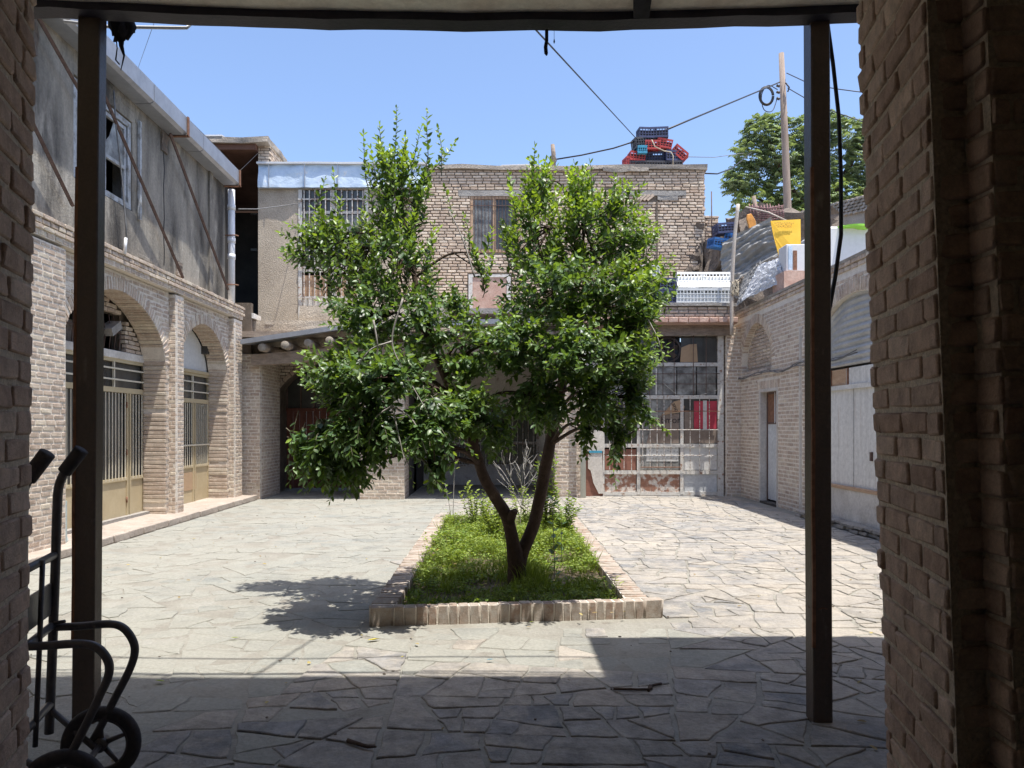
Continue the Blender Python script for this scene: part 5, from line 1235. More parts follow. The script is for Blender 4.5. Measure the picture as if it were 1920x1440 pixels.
# ================================================================ TREE
TR = thing('courtyard_tree', 'leafy green tree with a forked dark trunk in the planter', 'tree', (XX(970, 7.33), 7.33, 0))
def limb(pts, name='limb', m='bark', n=12):
    P = smooth([Vector(P3(a, b_, Y)) for a, b_, Y, r in pts], 5); rr = [r for *_, r in pts]; rs = np.interp(np.linspace(0, len(pts) - 1, len(P)), range(len(pts)), rr)
    return P, list(rs)
LB1 = limb([(968, 1122, 7.33, .125), (970, 1105, 7.33, .105), (969, 1075, 7.33, .088), (968, 1050, 7.32, .086), (960, 1010, 7.28, .060), (950, 968, 7.22, .060), (930, 935, 7.12, .055), (908, 895, 7.0, .050), (893, 850, 6.9, .046), (872, 790, 6.75, .042), (845, 730, 6.65, .036), (815, 660, 6.7, .032), (790, 580, 6.8, .028), (770, 480, 6.9, .022), (752, 380, 6.9, .014), (745, 300, 6.9, .008)])
LB2 = limb([(973, 1060, 7.33, .07), (982, 1030, 7.34, .062), (1000, 985, 7.34, .060), (1013, 930, 7.3, .058), (1024, 870, 7.25, .055), (1036, 810, 7.2, .052), (1048, 750, 7.15, .048), (1060, 680, 7.1, .042), (1070, 600, 7.05, .034), (1078, 500, 7.05, .026), (1080, 420, 7.05, .016), (1078, 350, 7.05, .008)])
mb = MB(); mb.tube(LB1[0], LB1[1], 14); mb.tube(LB2[0], LB2[1], 14)
mb.tube([P3(955, 975, 7.22), P3(962, 962, 7.14), P3(966, 958, 7.10)], [.055, .040, .026], 10)
trunk = rough_up(mb.build('trunk', 'bark', TR), .006, 9)
skel = [(p, r) for p, r in zip(*LB1) if p.z > 1.2] + [(p, r) for p, r in zip(*LB2) if p.z > 1.3]
# crown clumps: px, py, Y, rx, ry (pixels), ry depth (m), number of twigs, habit
CL = [(650, 470, 6.9, 88, 90, .40, 54, 'up'), (745, 360, 6.9, 72, 100, .40, 66, 'up'), (742, 480, 6.7, 90, 85, .55, 62, 'up'), (610, 440, 6.9, 40, 60, .25, 16, 'left'), (560, 460, 6.9, 22, 45, .2, 7, 'left'),
      (690, 590, 6.4, 78, 70, .45, 46, 'out'), (800, 600, 6.6, 62, 85, .5, 44, 'out'), (615, 705, 6.1, 52, 60, .35, 34, 'left'), (605, 830, 5.9, 48, 58, .3, 30, 'droop'), (560, 845, 5.9, 18, 40, .2, 8, 'droop'),
      (710, 700, 5.9, 92, 66, .45, 66, 'out'), (690, 800, 5.8, 90, 50, .45, 56, 'droop'), (800, 780, 5.9, 75, 60, .4, 52, 'droop'), (815, 865, 5.8, 24, 35, .15, 7, 'droop'), (650, 870, 5.9, 60, 24, .25, 20, 'droop'),
      (880, 650, 6.6, 50, 70, .5, 36, 'out'), (880, 760, 6.4, 60, 55, .5, 46, 'out'), (855, 560, 6.9, 30, 30, .4, 9, 'out'), (905, 475, 6.9, 30, 60, .3, 8, 'up'), (930, 800, 6.7, 50, 35, .4, 20, 'droop'),
      (1000, 430, 7.0, 80, 80, .5, 68, 'up'), (1100, 420, 7.0, 72, 78, .5, 66, 'up'), (1008, 345, 7.0, 34, 40, .3, 18, 'up'), (1085, 350, 7.0, 30, 34, .3, 12, 'up'), (1180, 450, 6.9, 48, 62, .4, 32, 'right'), (1170, 380, 6.9, 25, 30, .2, 7, 'right'),
      (1040, 540, 6.6, 110, 70, .6, 84, 'out'), (1170, 560, 6.6, 72, 70, .5, 54, 'right'), (1225, 545, 6.8, 34, 60, .3, 22, 'right'), (1200, 600, 6.6, 45, 40, .3, 22, 'right'), (960, 640, 6.4, 62, 62, .5, 46, 'out'), (1080, 660, 6.2, 100, 62, .5, 72, 'out'), (1180, 670, 6.5, 55, 50, .4, 34, 'right'),
      (1010, 740, 6.4, 80, 42, .5, 44, 'droop'), (1120, 740, 6.4, 62, 42, .4, 36, 'droop'), (1190, 745, 6.5, 38, 45, .3, 22, 'droop'), (1160, 810, 6.3, 22, 40, .15, 8, 'droop'), (1215, 700, 6.5, 25, 35, .2, 8, 'right'), (1100, 800, 6.5, 22, 26, .2, 6, 'droop')]
random.seed(21); g = np.random.default_rng(21)
P = []; D = []; N = []; LL = []; WW = []; YY = []; tw = MB(); tw2 = MB()
def leaf_on(p, d, ax, young, size):
    P.append(p); D.append(d); nn = Vector((g.normal(0, .45), g.normal(0, .45) - .15, 1.0)); N.append(nn); LL.append(size * g.uniform(.55, 1.22)); WW.append(size * g.uniform(.46, .64)); YY.append(min(1, max(0, young)) if g.uniform() > .03 else 1.35)
def twig(p0, d, length, nl, habit, yb_, size=.062, r=.004, wood=None):
    pts = [Vector(p0)]; d = Vector(d).normalized(); seg = 6
    for i in range(seg):
        grav = {'up': .10, 'out': -.05, 'left': .02, 'right': .04, 'droop': -.26}[habit]
        d = (d + Vector((g.normal(0, .09), g.normal(0, .09), grav * .9))).normalized(); pts.append(pts[-1] + d * length / seg)
    (wood or tw).tube(pts, list(np.linspace(r, r * .3, seg + 1)), 4, caps=False)
    for k in range(nl):
        t = .12 + .88 * (k + .5) / nl; f = t * seg; i = min(int(f), seg - 1); p = pts[i].lerp(pts[i + 1], f - i); ax = (pts[i + 1] - pts[i]).normalized()
        side = ax.orthogonal().normalized(); side = Matrix.Rotation(k * 2.35 + g.uniform(-.5, .5), 3, ax) @ side
        dd = ax * g.uniform(.5, .9) + side * 1.0 + Vector((0, 0, -.18 if habit != 'up' else .15))
        y_ = yb_ * (t ** 1.6) * 1.5 + g.normal(0, .10)
        leaf_on(p, dd, ax, y_, size * (1.0 - .35 * t * t))
    leaf_on(pts[-1], d, d, yb_ * 1.5, size * .6)
    return pts
sk = np.array([tuple(p) for p, r in skel])
br = MB()
for (px, py, Y, rx, ry, rd, nt_, habit) in CL:
    c = P3(px, py, Y); s_ = Y / F
    j = int(np.argmin(((sk - np.array(c)) * np.array([1, 1, 1.0])).__pow__(2).sum(1) + 2.0 * np.maximum(0, sk[:, 2] - c.z + .15)))
    a0 = Vector(sk[j]); rr = min(skel[j][1] * .6, .022)
    mid = a0.lerp(c, .5) + Vector((0, 0, .10)); bp = smooth([a0, mid, c], 6); br.tube(bp, list(np.linspace(rr, .007, len(bp))), 6)
    for k in range(int(nt_ * (1.35 if habit == 'up' else 1.62))):
        v = Vector(g.normal(0, 1, 3)); v.normalize(); q = g.uniform(.25, 1) ** .5
        off = Vector((v.x * rx * s_ * q, v.y * rd * 1.15 * q, v.z * ry * s_ * q)); tip = c + off
        base_dir = {'up': Vector((v.x * .55, v.y * .5, 1.0)), 'out': Vector((v.x, v.y - .35, .35 + v.z * .4)), 'left': Vector((-1, v.y * .5, .35)), 'right': Vector((1, v.y * .5, .45)), 'droop': Vector((v.x * .7, v.y * .7 - .3, -.15))}[habit]
        base_dir.normalize(); ln = g.uniform(.20, .36); p0 = tip - base_dir * ln * .75
        yb_ = {'up': .72, 'out': .22, 'left': .42, 'right': .45, 'droop': .12}[habit] * (1.2 if v.z > .2 else .5) * (1.25 if px > 860 else .8)
        twig(p0, base_dir, ln, 13, habit, yb_, size=.078 if habit == 'up' else (.092 if py > 620 and px < 860 else .085))
        if k % 4 == 0: br.tube([bp[-1].lerp(bp[len(bp) // 2], g.uniform(0, .9)), (c + p0) / 2 + Vector((0, 0, -.03)), p0], [.006, .005, .004], 4, caps=False)
# long shoots above and around the crown
SH = [((738, 330), (744, 200), 20), ((800, 330), (806, 198), 18), ((690, 350), (660, 250), 16), ((770, 330), (775, 232), 14), ((810, 320), (868, 275), 12), ((1000, 360), (1003, 272), 14), ((715, 300), (722, 232), 12), ((828, 330), (826, 240), 12), ((1085, 370), (1092, 296), 9), ((1112, 370), (1108, 300), 8), ((590, 400), (588, 330), 8), ((630, 390), (628, 318), 8),
      ((600, 470), (525, 440), 12), ((600, 500), (520, 494), 9), ((1230, 530), (1275, 480), 10), ((1180, 400), (1205, 345), 10), ((1150, 370), (1158, 330), 8), ((960, 370), (958, 320), 9), ((850, 420), (840, 350), 10), ((880, 470), (872, 400), 9), ((1200, 620), (1262, 590), 10), ((1210, 690), (1262, 668), 9), ((1190, 760), (1262, 805), 12), ((1215, 470), (1248, 430), 8)]
for (p0, p1, nl) in SH:
    Y = 6.85 + g.uniform(-.15, .15); a, b_ = P3(*p0, Y), P3(*p1, Y); twig(a, b_ - a, (b_ - a).length * .96, int(nl * 1.4), 'right' if abs(p1[0] - p0[0]) > 35 else 'up', .45, size=.076, r=.005)
# drooping sprays on the lower left, with larger leaves near the eye
for (p0, p1, nl, Y) in (((560, 770), (545, 905), 12, 5.8), ((570, 850), (575, 918), 9, 5.8), ((790, 860), (838, 925), 9, 5.7), ((740, 820), (790, 900), 8, 5.7), ((650, 860), (590, 918), 12, 5.8), ((1150, 820), (1158, 905), 9, 6.2), ((1120, 790), (1085, 860), 8, 6.4), ((690, 850), (720, 885), 7, 5.8), ((860, 820), (892, 850), 8, 5.9)):
    a, b_ = P3(*p0, Y), P3(*p1, Y); twig(a, b_ - a, (b_ - a).length * 1.05, nl, 'out', .18, size=.075, r=.004)
# pale bare branches seen through the leaves
for pts in (((755, 560), (735, 640), (760, 700), (800, 770)), ((735, 640), (690, 660), (655, 720)), ((700, 600), (708, 660), (690, 690)), ((735, 760), (700, 790), (690, 850)), ((735, 760), (748, 820), (760, 870)), ((735, 760), (775, 790), (800, 850)), ((1215, 600), (1235, 640), (1245, 690)), ((890, 520), (868, 450), (845, 400))):
    Y = 5.62 if pts[0][0] < 850 else 6.2
    q = smooth([P3(a, b_, Y) for a, b_ in pts], 6); MB().tube(q, list(np.linspace(.008, .003, len(q))), 5).build('bare_branch', 'twig_pale', TR)
br.build('branches', 'bark', TR); tw.build('twigs', 'twig', TR)
P = np.array([tuple(p) for p in P]); D = np.array([tuple(p) for p in D]); N = np.array([tuple(p) for p in N]); LL = np.array(LL); WW = np.array(WW); YY = np.array(YY)
order = np.argsort(P[:, 1] / LL); single = order[:260]; rest = order[260:]
crown = leaf_cloud('crown', P[rest], D[rest], N[rest], LL[rest], WW[rest], YY[rest], 'leaf', TR); crown['kind'] = 'stuff'
lv = []
for k, (yv, asp) in enumerate(((0, .5), (.05, .56), (.15, .48), (.4, .5), (.8, .46))):
    o = leaf_cloud('leaf', [(0, 0, 0)], [(1, 0, 0)], [(0, 0, 1)], [1.0], [asp], [yv], 'leaf', None); lv.append(o.data); bpy.data.objects.remove(o)
for k in single:
    d = Vector(D[k]).normalized(); nn = Vector(N[k]); s_ = d.cross(nn).normalized(); nn = s_.cross(d); Rm = Matrix((d, -s_, nn)).transposed()
    me = lv[int(min(4, max(0, YY[k] * 4.5 + random.uniform(-.5, .5))))]
    o = bpy.data.objects.new('leaf', me); col.objects.link(o); o.parent = TR; o.matrix_parent_inverse = TR.matrix_basis.inverted()
    o.matrix_basis = Matrix.LocRotScale(Vector(P[k]), Rm, Vector((LL[k],) * 3))
# unripe fruit clusters
fr_ = MB()
for (px, py) in ((775, 850), (785, 835), (640, 790), (800, 800), (650, 815), (700, 770)):
    for k in range(9):
        c = P3(px + g.uniform(-16, 16), py + g.uniform(-16, 16), 5.55 + g.uniform(-.05, .05)); fr_.tube([c + Vector((0, 0, .008)), c + Vector((0, 0, .003)), c - Vector((0, 0, .005)), c - Vector((0, 0, .008))], [.003, .008, .007, .002], 6)
o = fr_.build('unripe_fruit', 'weed', TR); o['kind'] = 'stuff'

# fallen leaves and small litter
def flatleaf(name, label, px, py, m, L, rz, cat='leaf'):
    Y = H * F / (py - CY); o = leaf_cloud(name, [(0, 0, 0)], [(1, 0, .1)], [(0, .2, 1)], [L], [L * .45], [1.0], 'leaf', None); o.data.materials.clear(); o.data.materials.append(M[m])
    o.matrix_basis = Matrix.Translation((XX(px, Y), Y, .022)) @ Matrix.Rotation(rz, 4, 'Z'); tag(o, label, cat)
flatleaf('fallen_leaf', 'bright yellow leaf lying left of the planter front', 688, 1206, 'leaf_yellow', .10, .5)
flatleaf('fallen_leaf', 'olive leaf on the dusty paving far left of the planter', 432, 1201, 'weed', .06, .2)
flatleaf('fallen_leaf', 'green leaf on the edge of the roof shadow at left', 290, 1282, 'weed', .07, -.2)
flatleaf('fallen_leaf', 'tiny yellow leaf near the thin cable shadows', 752, 1238, 'leaf_yellow', .03, 1)
flatleaf('fallen_leaf', 'small green leaf at the foot of the planter front', 992, 1171, 'weed', .04, .3)
flatleaf('litter', 'scrap of blue and white litter in the sun before the planter', 912, 1243, 'teal_crate', .05, .3, 'litter')
mb = MB(); q = [(1150, 1298), (1215, 1299), (1222, 1292), (1240, 1288)]; G_ = lambda a, b_, z=.02: Vector((XX(a, H * F / (b_ - CY)), H * F / (b_ - CY), z))
mb.tube(smooth([G_(*p) for p in q], 3), [.008] * 10, 5); mb.tube([G_(1216, 1301), G_(1219, 1292)], .010, 5); tag(mb.build('forked_stick', 'bark', None), 'short dark forked stick on the shaded paving', 'stick')
mb = MB(); mb.tube([G_(652, 1396), G_(690, 1408), G_(706, 1408)], [.012, .009, .004], 5); tag(mb.build('stick', 'bark', None), 'dark stick lying on the near shaded paving', 'stick')

g = np.random.default_rng(77); gm = MB()
for k in range(120):
    x = g.uniform(-4.5, 4.6); y = 2.8 + 11 * g.uniform() ** 1.7
    if in_planter(x, y, .1): continue
    r = g.uniform(.003, .008) * (1 + .06 * y); c = Vector((x, y, .012)); a = g.uniform(0, 6.28)
    gm.prism([c + Vector((math.cos(a + t) * r * g.uniform(.6, 1.4), math.sin(a + t) * r * g.uniform(.6, 1.4), 0)) for t in (0, 1.5, 3.0, 4.5)], (0, 0, r * g.uniform(.3, .9)))
tag(gm.build('grit', 'mud', None), kind='stuff')
P = []; D = []
while len(P) < 420:
    x, y = (g.uniform(x0 + .2, x1 - .2), 6.05 + 5.9 * g.uniform() ** 1.3) if len(P) < 330 else (g.uniform(-4.6, 4.6), 3 + 11 * g.uniform() ** 1.5)
    if len(P) >= 330 and in_planter(x, y, .1): continue
    P.append((x, y, .085 if len(P) < 330 else .018)); a = g.uniform(0, 6.28); D.append((math.cos(a), math.sin(a), g.uniform(-.15, .25)))
o = leaf_cloud('dry_leaves', P, D, [(g.normal(0, .3), g.normal(0, .3), 1) for _ in P], [g.uniform(.025, .06) for _ in P], [g.uniform(.014, .03) for _ in P], [g.uniform(0, 1) for _ in P], 'dry_leaf'); tag(o, kind='stuff')
# ================================================================ ROOF CLUTTER
def crate_mesh(name, m, w, d, h, label, cat='crate', group=None):
    """open slatted crate as a thing: frame part, slats and base"""
    r = thing(name, label, cat, (0, 0, 0), group); t = .02
    mb = MB()
    for z0_, z1_ in ((0, .05), (h - .05, h)): mb.box(-w / 2, w / 2, -d / 2, -d / 2 + t, z0_, z1_).box(-w / 2, w / 2, d / 2 - t, d / 2, z0_, z1_).box(-w / 2, -w / 2 + t, -d / 2 + t, d / 2 - t, z0_, z1_).box(w / 2 - t, w / 2, -d / 2 + t, d / 2 - t, z0_, z1_)
    mb.build('crate_frame', m, r)
    mb = MB(); k = max(4, int(w / .07))
    for i in range(k + 1):
        x = -w / 2 + .002 + (w - .024) * i / k
        mb.box(x, x + .018, -d / 2 + .002, -d / 2 + t - .002, .05, h - .05).box(x, x + .018, d / 2 - t + .002, d / 2 - .002, .05, h - .05)
    for i in range(5):
        y = -d / 2 + .03 + (d - .08) * i / 4; mb.box(-w / 2 + .002, -w / 2 + t - .002, y, y + .02, .05, h - .05).box(w / 2 - t + .002, w / 2 - .002, y, y + .02, .05, h - .05)
    for z in (h * .35, h * .62): mb.box(-w / 2 + .001, w / 2 - .001, -d / 2 - .001, -d / 2 + .010, z, z + .015)
    mb.build('crate_ribs', m, r); MB().box(-w / 2 + t, w / 2 - t, -d / 2 + t, d / 2 - t, 0, .015).build('crate_floor', m, r)
    MB().box(-w / 2 + .03, w / 2 - .03, -d / 2 + .03, d / 2 - .03, .02, h * .7).build('crate_filling', 'black_crate' if 'white' not in m else 'white_crate', r)
    return r
zr = 8.11; Yc = 19.9; S = Yc / F
def put(first, px, z, label, rz=0, tilt=(0, 0), dy=0):
    loc = (XX(px, Yc), Yc + dy, z)
    global _used
    if first.name not in _used:
        _used.add(first.name); first.matrix_basis = Matrix.LocRotScale(Vector(loc), Matrix.Rotation(rz, 3, 'Z') @ Matrix.Rotation(tilt[0], 3, 'X') @ Matrix.Rotation(tilt[1], 3, 'Y'), None); first['label'] = label
    else: copy_thing(first, loc, rz, label, tilt=tilt)
_used = set(); GR = 'crates piled on the far roof'
K = {k: crate_mesh('plastic_crate', m, w, .34, h, 'crate', group=GR) for k, m, w, h in (('black', 'black_crate', .50, .27), ('navy', 'navy_crate', .46, .27), ('red', 'red_crate', .40, .24), ('teal', 'teal_crate', .24, .20), ('slim', 'red_crate', .22, .36))}
put(K['slim'], 1166, zr, 'short red crate at the far left foot of the roof pile', .3, (0, .9))
put(K['slim'], 1178, zr + .02, 'red crate standing on end at the left of the roof pile', .2)
put(K['black'], 1192, zr, 'grey black crate at the bottom left of the roof pile')
put(K['red'], 1192, zr + .27, 'dusty red crate on the left bottom black crate', .1, (0, .08))
put(K['black'], 1227, zr, 'black crate in the middle of the bottom row of the roof pile', .05)
put(K['black'], 1260, zr, 'black crate at the bottom right of the roof pile, pale rope over it', -.08)
put(K['navy'], 1228, zr + .28, 'black navy crate in the second row of the roof pile, under the red ones', -.05, dy=.15)
put(K['navy'], 1262, zr + .27, 'dark crate under the bright red crate on the right', .1)
put(K['black'], 1246, zr + .14, 'black crate wedged behind the bottom row of the roof pile', .2, dy=.36)
put(K['black'], 1208, zr + .32, 'grey black crate behind the turquoise one in the roof pile', -.1, dy=.2)
put(K['teal'], 1201, zr + .42, 'small turquoise crate in the middle left of the roof pile', 0, dy=-.12)
put(K['black'], 1206, zr + .62, 'dark crate leaning at the upper left of the roof pile', .2, (0, -.15))
put(K['red'], 1222, zr + .56, 'dull red crate above the middle of the roof pile', 0)
put(K['red'], 1243, zr + .60, 'bright red crate lying tilted on the right of the roof pile', -.1, (0, .22))
put(K['red'], 1268, zr + .40, 'bright red crate hanging over the right end of the roof pile', -.2, (0, .75))
put(K['navy'], 1212, zr + .86, 'navy crate at the top left of the roof pile', .1)
put(K['navy'], 1235, zr + .87, 'navy crate at the top right of the roof pile', -.1)
cable('pale_rope', 'pale rope hanging over the roof crates', [P3(*p, Yc - .3) for p in ((1222, 262), (1228, 275), (1245, 283), (1258, 285), (1262, 292), (1262, 308))], .014, 'rope', 'rope')
# white crates on the flat roof over the shop
WG = 'white crates on the low roof over the shop'
wc = crate_mesh('plastic_crate', 'white_crate', .62, .42, .34, 'w', group=WG)
zf = 4.245; _Yc = Yc; Yc = 17.05
lbls = ('white crate at the left of the lower row over the shop', 'white crate at the right of the lower row over the shop, by the wooden pole')
put(wc, 1290, zf, lbls[0], .03); put(wc, 1342, zf, lbls[1], -.02)
put(wc, 1296, zf + .35, 'white crate at the left of the upper row over the shop', .03, (-.35, 0), dy=.12); put(wc, 1344, zf + .35, 'white crate at the right of the upper row over the shop', -.02, (-.35, 0), dy=.12)
sh = rough_up(MB().box(-.62, .62, -.02, .36, 0, .02, Matrix.Translation((XX(1320, 17.1), 16.92, 4.62)) @ Matrix.Rotation(.85, 4, 'X')).build('white_cloth', 'white_box', None), .012, 5, 6); tag(sh, 'white sheet laid over the upper white crates', 'cloth')
DG = 'dark crates on the low roof behind the crown'
dc = crate_mesh('plastic_crate', 'navy_crate', .50, .4, .28, 'd', group=DG)
put(dc, 1205, zf, 'dark blue crate on the low roof, behind the right edge of the tree crown'); put(dc, 1247, zf, 'dark blue crate on the low roof, next to the white crates', .1)
put(dc, 1208, zf + .29, 'second layer dark crate on the low roof behind the crown', -.1); put(dc, 1243, zf + .29, 'second layer dark crate on the low roof beside the white ones', .05)
gc = crate_mesh('plastic_crate', 'white_crate', .45, .4, .26, 'greyish white crate on top of the dark crates behind the crown', group=DG); put(gc, 1215, zf + .58, 'greyish white crate on top of the dark crates behind the crown')

# ruined wall end, rod, blue crates, debris
RW = thing('ruined_wall', 'broken stub of brick wall beside the upper storey, behind the iron rod', 'wall', (XX(1340, 21), 21, 4))
b = Bricks(); b.courses((0, 21, 0), Xp, Yn, lambda z: [(XX(1322, 21), XX(1354, 21) - .1 * math.sin(z * 9))], 4.4, ZZ(402, 21), jit=.015, rot=.06); b.emit(RW, 'brick_back', 40)
MB().box(XX(1318, 21), XX(1352, 21) - .1, 21.02, 21.4, 2, ZZ(405, 21)).build('brick_backing', 'mortar_dark', RW)
cable('iron_rod', 'thin iron rod standing up against the sky by the ruined wall', [P3(1335, 470, 19.3), P3(1334, 359, 19.3)], .014, 'rust_dark', 'rod')
o = rough_up(MB().box(5.15, 5.9, 18.3, 20.6, 4.0, 6.2).build('debris_heap', 'mud', None), .30, 1.7, 7); tag(o, 'dark heap of earth and rubble between the upper storey and the grey sheet', 'debris heap')
o = rough_up(MB().box(5.9, 8.2, 18.6, 20.6, 4.0, 6.8).build('debris_heap', 'mud', None), .35, 1.3, 7, seed=5); tag(o, 'brown earth bank behind the grey sheet and the orange plank', 'debris heap')
Yc = 17.9
bc = crate_mesh('plastic_crate', 'blue_crate', .38, .36, .22, 'b', group='blue crates behind the wooden pole')
put(bc, 1345, ZZ(466, Yc), 'bright blue crate, upper one right of the ruined wall', .2, (.1, .1)); put(bc, 1372, ZZ(458, Yc), 'blue crate touching the wooden pole', -.3, (0, .2))
nvc = crate_mesh('plastic_crate', 'navy_crate', .40, .36, .24, 'n'); put(nvc, 1357, ZZ(440, Yc), 'dark blue crate above the bright blue ones', .1, (0, -.1))
# leaning pole
WP = cable('wooden_pole', 'bleached wooden pole standing in the corner above the shop roof', smooth([P3(*p, 16.55) for p in ((1372, 628), (1372, 560), (1374, 500), (1378, 440), (1384, 383))], 4), .040, 'wood_pale', 'pole', 9)
o = MB()
random.seed(3)
for k in range(7):
    a = [P3(1378 + 6 * math.cos(t) + random.uniform(-3, 3), 540 + 14 * math.sin(t + k) + random.uniform(-3, 3), 16.5) for t in np.linspace(0, 6.3, 10)]; o.tube(a, .008, 4)
tag(o.build('rope_coil', 'rope', None), 'tangled pale rope tied to the wooden pole', 'rope')
def sheet(name, label, cat, corners, m, nu, nv, fn, Ydep=None, th=.012, smooth=False):
    """bilinear sheet through four 3-D corners (bl, br, tr, tl) with relief fn(u,v) along -Y, real thickness"""
    bl, br_, tr, tl = [Vector(c) for c in corners]; vs = []; fs = []
    for s_ in (0, 1):
        for j in range(nv + 1):
            for i in range(nu + 1):
                u, v = i / nu, j / nv; p = bl.lerp(br_, u).lerp(tl.lerp(tr, u), v); o_ = fn(u, v); vs.append((p.x, p.y - o_ + s_ * th, p.z + o_ * .3))
    k = (nu + 1) * (nv + 1)
    for j in range(nv):
        for i in range(nu):
            a = j * (nu + 1) + i; fs.append((a, a + 1, a + nu + 2, a + nu + 1)); fs.append((k + a, k + a + nu + 1, k + a + nu + 2, k + a + 1))
    return tag(MB().add(vs, fs, smooth).build(name, m, None), label, cat)
nz3 = lambda u, v, s_, a: a * (1 - 2.2 * abs(mnoise.noise(Vector((u * s_ + .6 * v * s_, v * s_, s_)))))
sheet('grey_sheet', 'crumpled grey ribbed sheet hung over the right building roof', 'sheet', [P3(1352, 548, 17.8), P3(1468, 478, 17.2), P3(1441, 416, 17.4), P3(1350, 462, 17.8)], 'tarp', 44, 40, lambda u, v: .030 * math.sin((v * 8 + .5 * mnoise.noise(Vector((u * 2, v, 0)))) * 2 * math.pi) + nz3(u, v, 2, .18) + nz3(u, v, 5, .05))
sheet('sheet_flap', 'grey bottom flap of sheeting behind the wooden pole', 'sheet', [P3(1352, 560, 17.78), P3(1412, 560, 17.55), P3(1416, 520, 17.6), P3(1350, 542, 17.82)], 'tarp', 20, 8, lambda u, v: nz3(u, v, 5, .08))
sheet('plastic_bag', 'milky translucent plastic sheet bulging on the wall top', 'plastic sheet', [P3(1388, 566, 15.9), P3(1474, 528, 14.6), P3(1470, 482, 15.1), P3(1420, 500, 16.0)], 'plastic_clear', 40, 30, lambda u, v: .30 * math.sin(u * math.pi) * math.sin(v * math.pi) + nz3(u, v, 7, .07) + nz3(u, v, 16, .03))
sheet('plastic_bag', 'dull grey plastic sheeting left of the milky one', 'plastic sheet', [P3(1380, 575, 16.3), P3(1428, 545, 15.9), P3(1425, 490, 16.2), P3(1394, 520, 16.5)], 'tarp', 24, 24, lambda u, v: .12 * math.sin(u * math.pi) + nz3(u, v, 9, .06))
yb2 = thing('yellow_board', 'faded yellow notice board leaning on the right roof', 'board', P3(1470, 480, 15.4))
q = [P3(1461, 482, 15.45), P3(1480, 484, 15.4), P3(1502, 482, 15.4), P3(1501, 411, 15.5), P3(1445, 414, 15.5), P3(1450, 440, 15.46)]
MB().prism(q, (0, .02, 0)).build('board_panel', 'yellow', yb2)
mb = MB(); random.seed(12)
for r in range(3):
    x = 1452 + r * 3
    while x < 1488 - r * 2: w = random.uniform(2, 5); mb.tube([P3(x, 418.5 + r * 3.8, 15.44), P3(x + w * .5, 417.5 + r * 3.8 + random.uniform(-1, 1), 15.44), P3(x + w, 418.5 + r * 3.8, 15.44)], .008, 3, smooth=False); x += w + 1.2
mb.build('faded_writing', 'ink_brown', yb2)
tag(MB().prism([P3(1409, 443, 17.6), P3(1419, 436, 17.6), P3(1417, 414, 17.6), P3(1409, 400, 17.6), P3(1401, 402, 17.6), P3(1400, 410, 17.6)], (0, .05, 0)).build('orange_plank', 'orange', None, .01), 'orange plank sticking up behind the grey sheet', 'plank')
WBX = thing('white_box', 'white box with a pale blue front between yellow board and post', 'box', P3(1490, 510, 14.6))
MB().box(XX(1474, 14.6), XX(1510, 14.6), 14.6, 15.0, ZZ(508, 14.6), ZZ(458, 14.6)).build('box_body', 'white_box', WBX, .01)
bx('brown_patch', 'rust', WBX, XX(1487, 14.6), XX(1494, 14.6), 14.585, 14.60, ZZ(506, 14.6), ZZ(470, 14.6)); bx('blue_panel', 'sheet_blue', WBX, XX(1478, 14.6), XX(1485, 14.6), 14.585, 14.60, ZZ(506, 14.6), ZZ(462, 14.6))
bx('plinth_block', 'terracotta', WBX, XX(1472, 14.4), XX(1512, 14.4), 14.45, 15.05, 4.13, ZZ(509, 14.5))
o = MB().box(XX(1545, 15.0), XX(1650, 15.0), 15.0, 16.2, 4.1, ZZ(424, 15)).build('white_tank', 'white_box', None, .04); tag(o, 'large white box on the roof right of the steel post', 'box')
o = rough_up(MB().box(XX(1578, 14.9), XX(1640, 14.9), 14.8, 15.6, ZZ(427, 14.9), ZZ(423, 14.9)).build('green_sheet', 'green_bright', None), .05, 5, 6); tag(o, 'lime green plastic sheet on the large white box', 'sheet')
MW = thing('mud_wall', 'grey mud brick wall rising behind the right roof, below the big tree', 'wall', P3(1560, 420, 22))
a_, c_ = P3(1470, 404, 24), P3(1720, 340, 18); mb = MB(); mb.prism([(a_.x, a_.y, 3), (c_.x, c_.y, 3), (c_.x, c_.y, c_.z), (a_.x, a_.y, a_.z)], (.5, .6, 0)); rough_up(mb.build('wall_body', 'plaster_mud', MW), .06, 2, 6)
U = (Vector((c_.x, c_.y, 0)) - Vector((a_.x, a_.y, 0))); Lw = U.length; U.normalize(); Nn = Vector((U.y, -U.x, 0)) if U.y < 0 else Vector((-U.y, U.x, 0))
if Nn.y > 0: Nn = -Nn
b = Bricks(); sl = (c_.z - a_.z) / Lw
for k in range(5):
    z = -.06 - k * .085; u = .1 * (k % 2)
    while u < Lw: b.one(Vector((a_.x, a_.y, a_.z + sl * u + z)) + U * u + Nn * .02, U, Nn, Vector((0, 0, 1)), .19, .1, .065, .01, .05); u += .22
b.emit(MW, 'rubble', 40)
o = MB(); random.seed(4)
for k in range(12):
    o.tube([P3(1405 + k * 5.5, 384 + random.uniform(-3, 3), 18.2), P3(1408 + k * 5.5, 400, 18.0), P3(1406 + k * 5.5 + random.uniform(-3, 3), 414, 18.2)], .012, 4)
for k in range(7): o.tube([P3(1404, 387 + k * 4.2, 18.1), P3(1440, 389 + k * 4.0 + random.uniform(-2, 2), 18.0), P3(1470, 385 + k * 3.6, 18.1)], .012, 4)
tag(o.build('netting', 'net', None), 'dull red netting bundled behind the yellow board', 'net')
cable('tilted_pole', 'short tilted wooden pole in front of the netting', [P3(1425, 430, 18.4), P3(1413, 368, 18.4)], .05, 'wood', 'pole', 8)
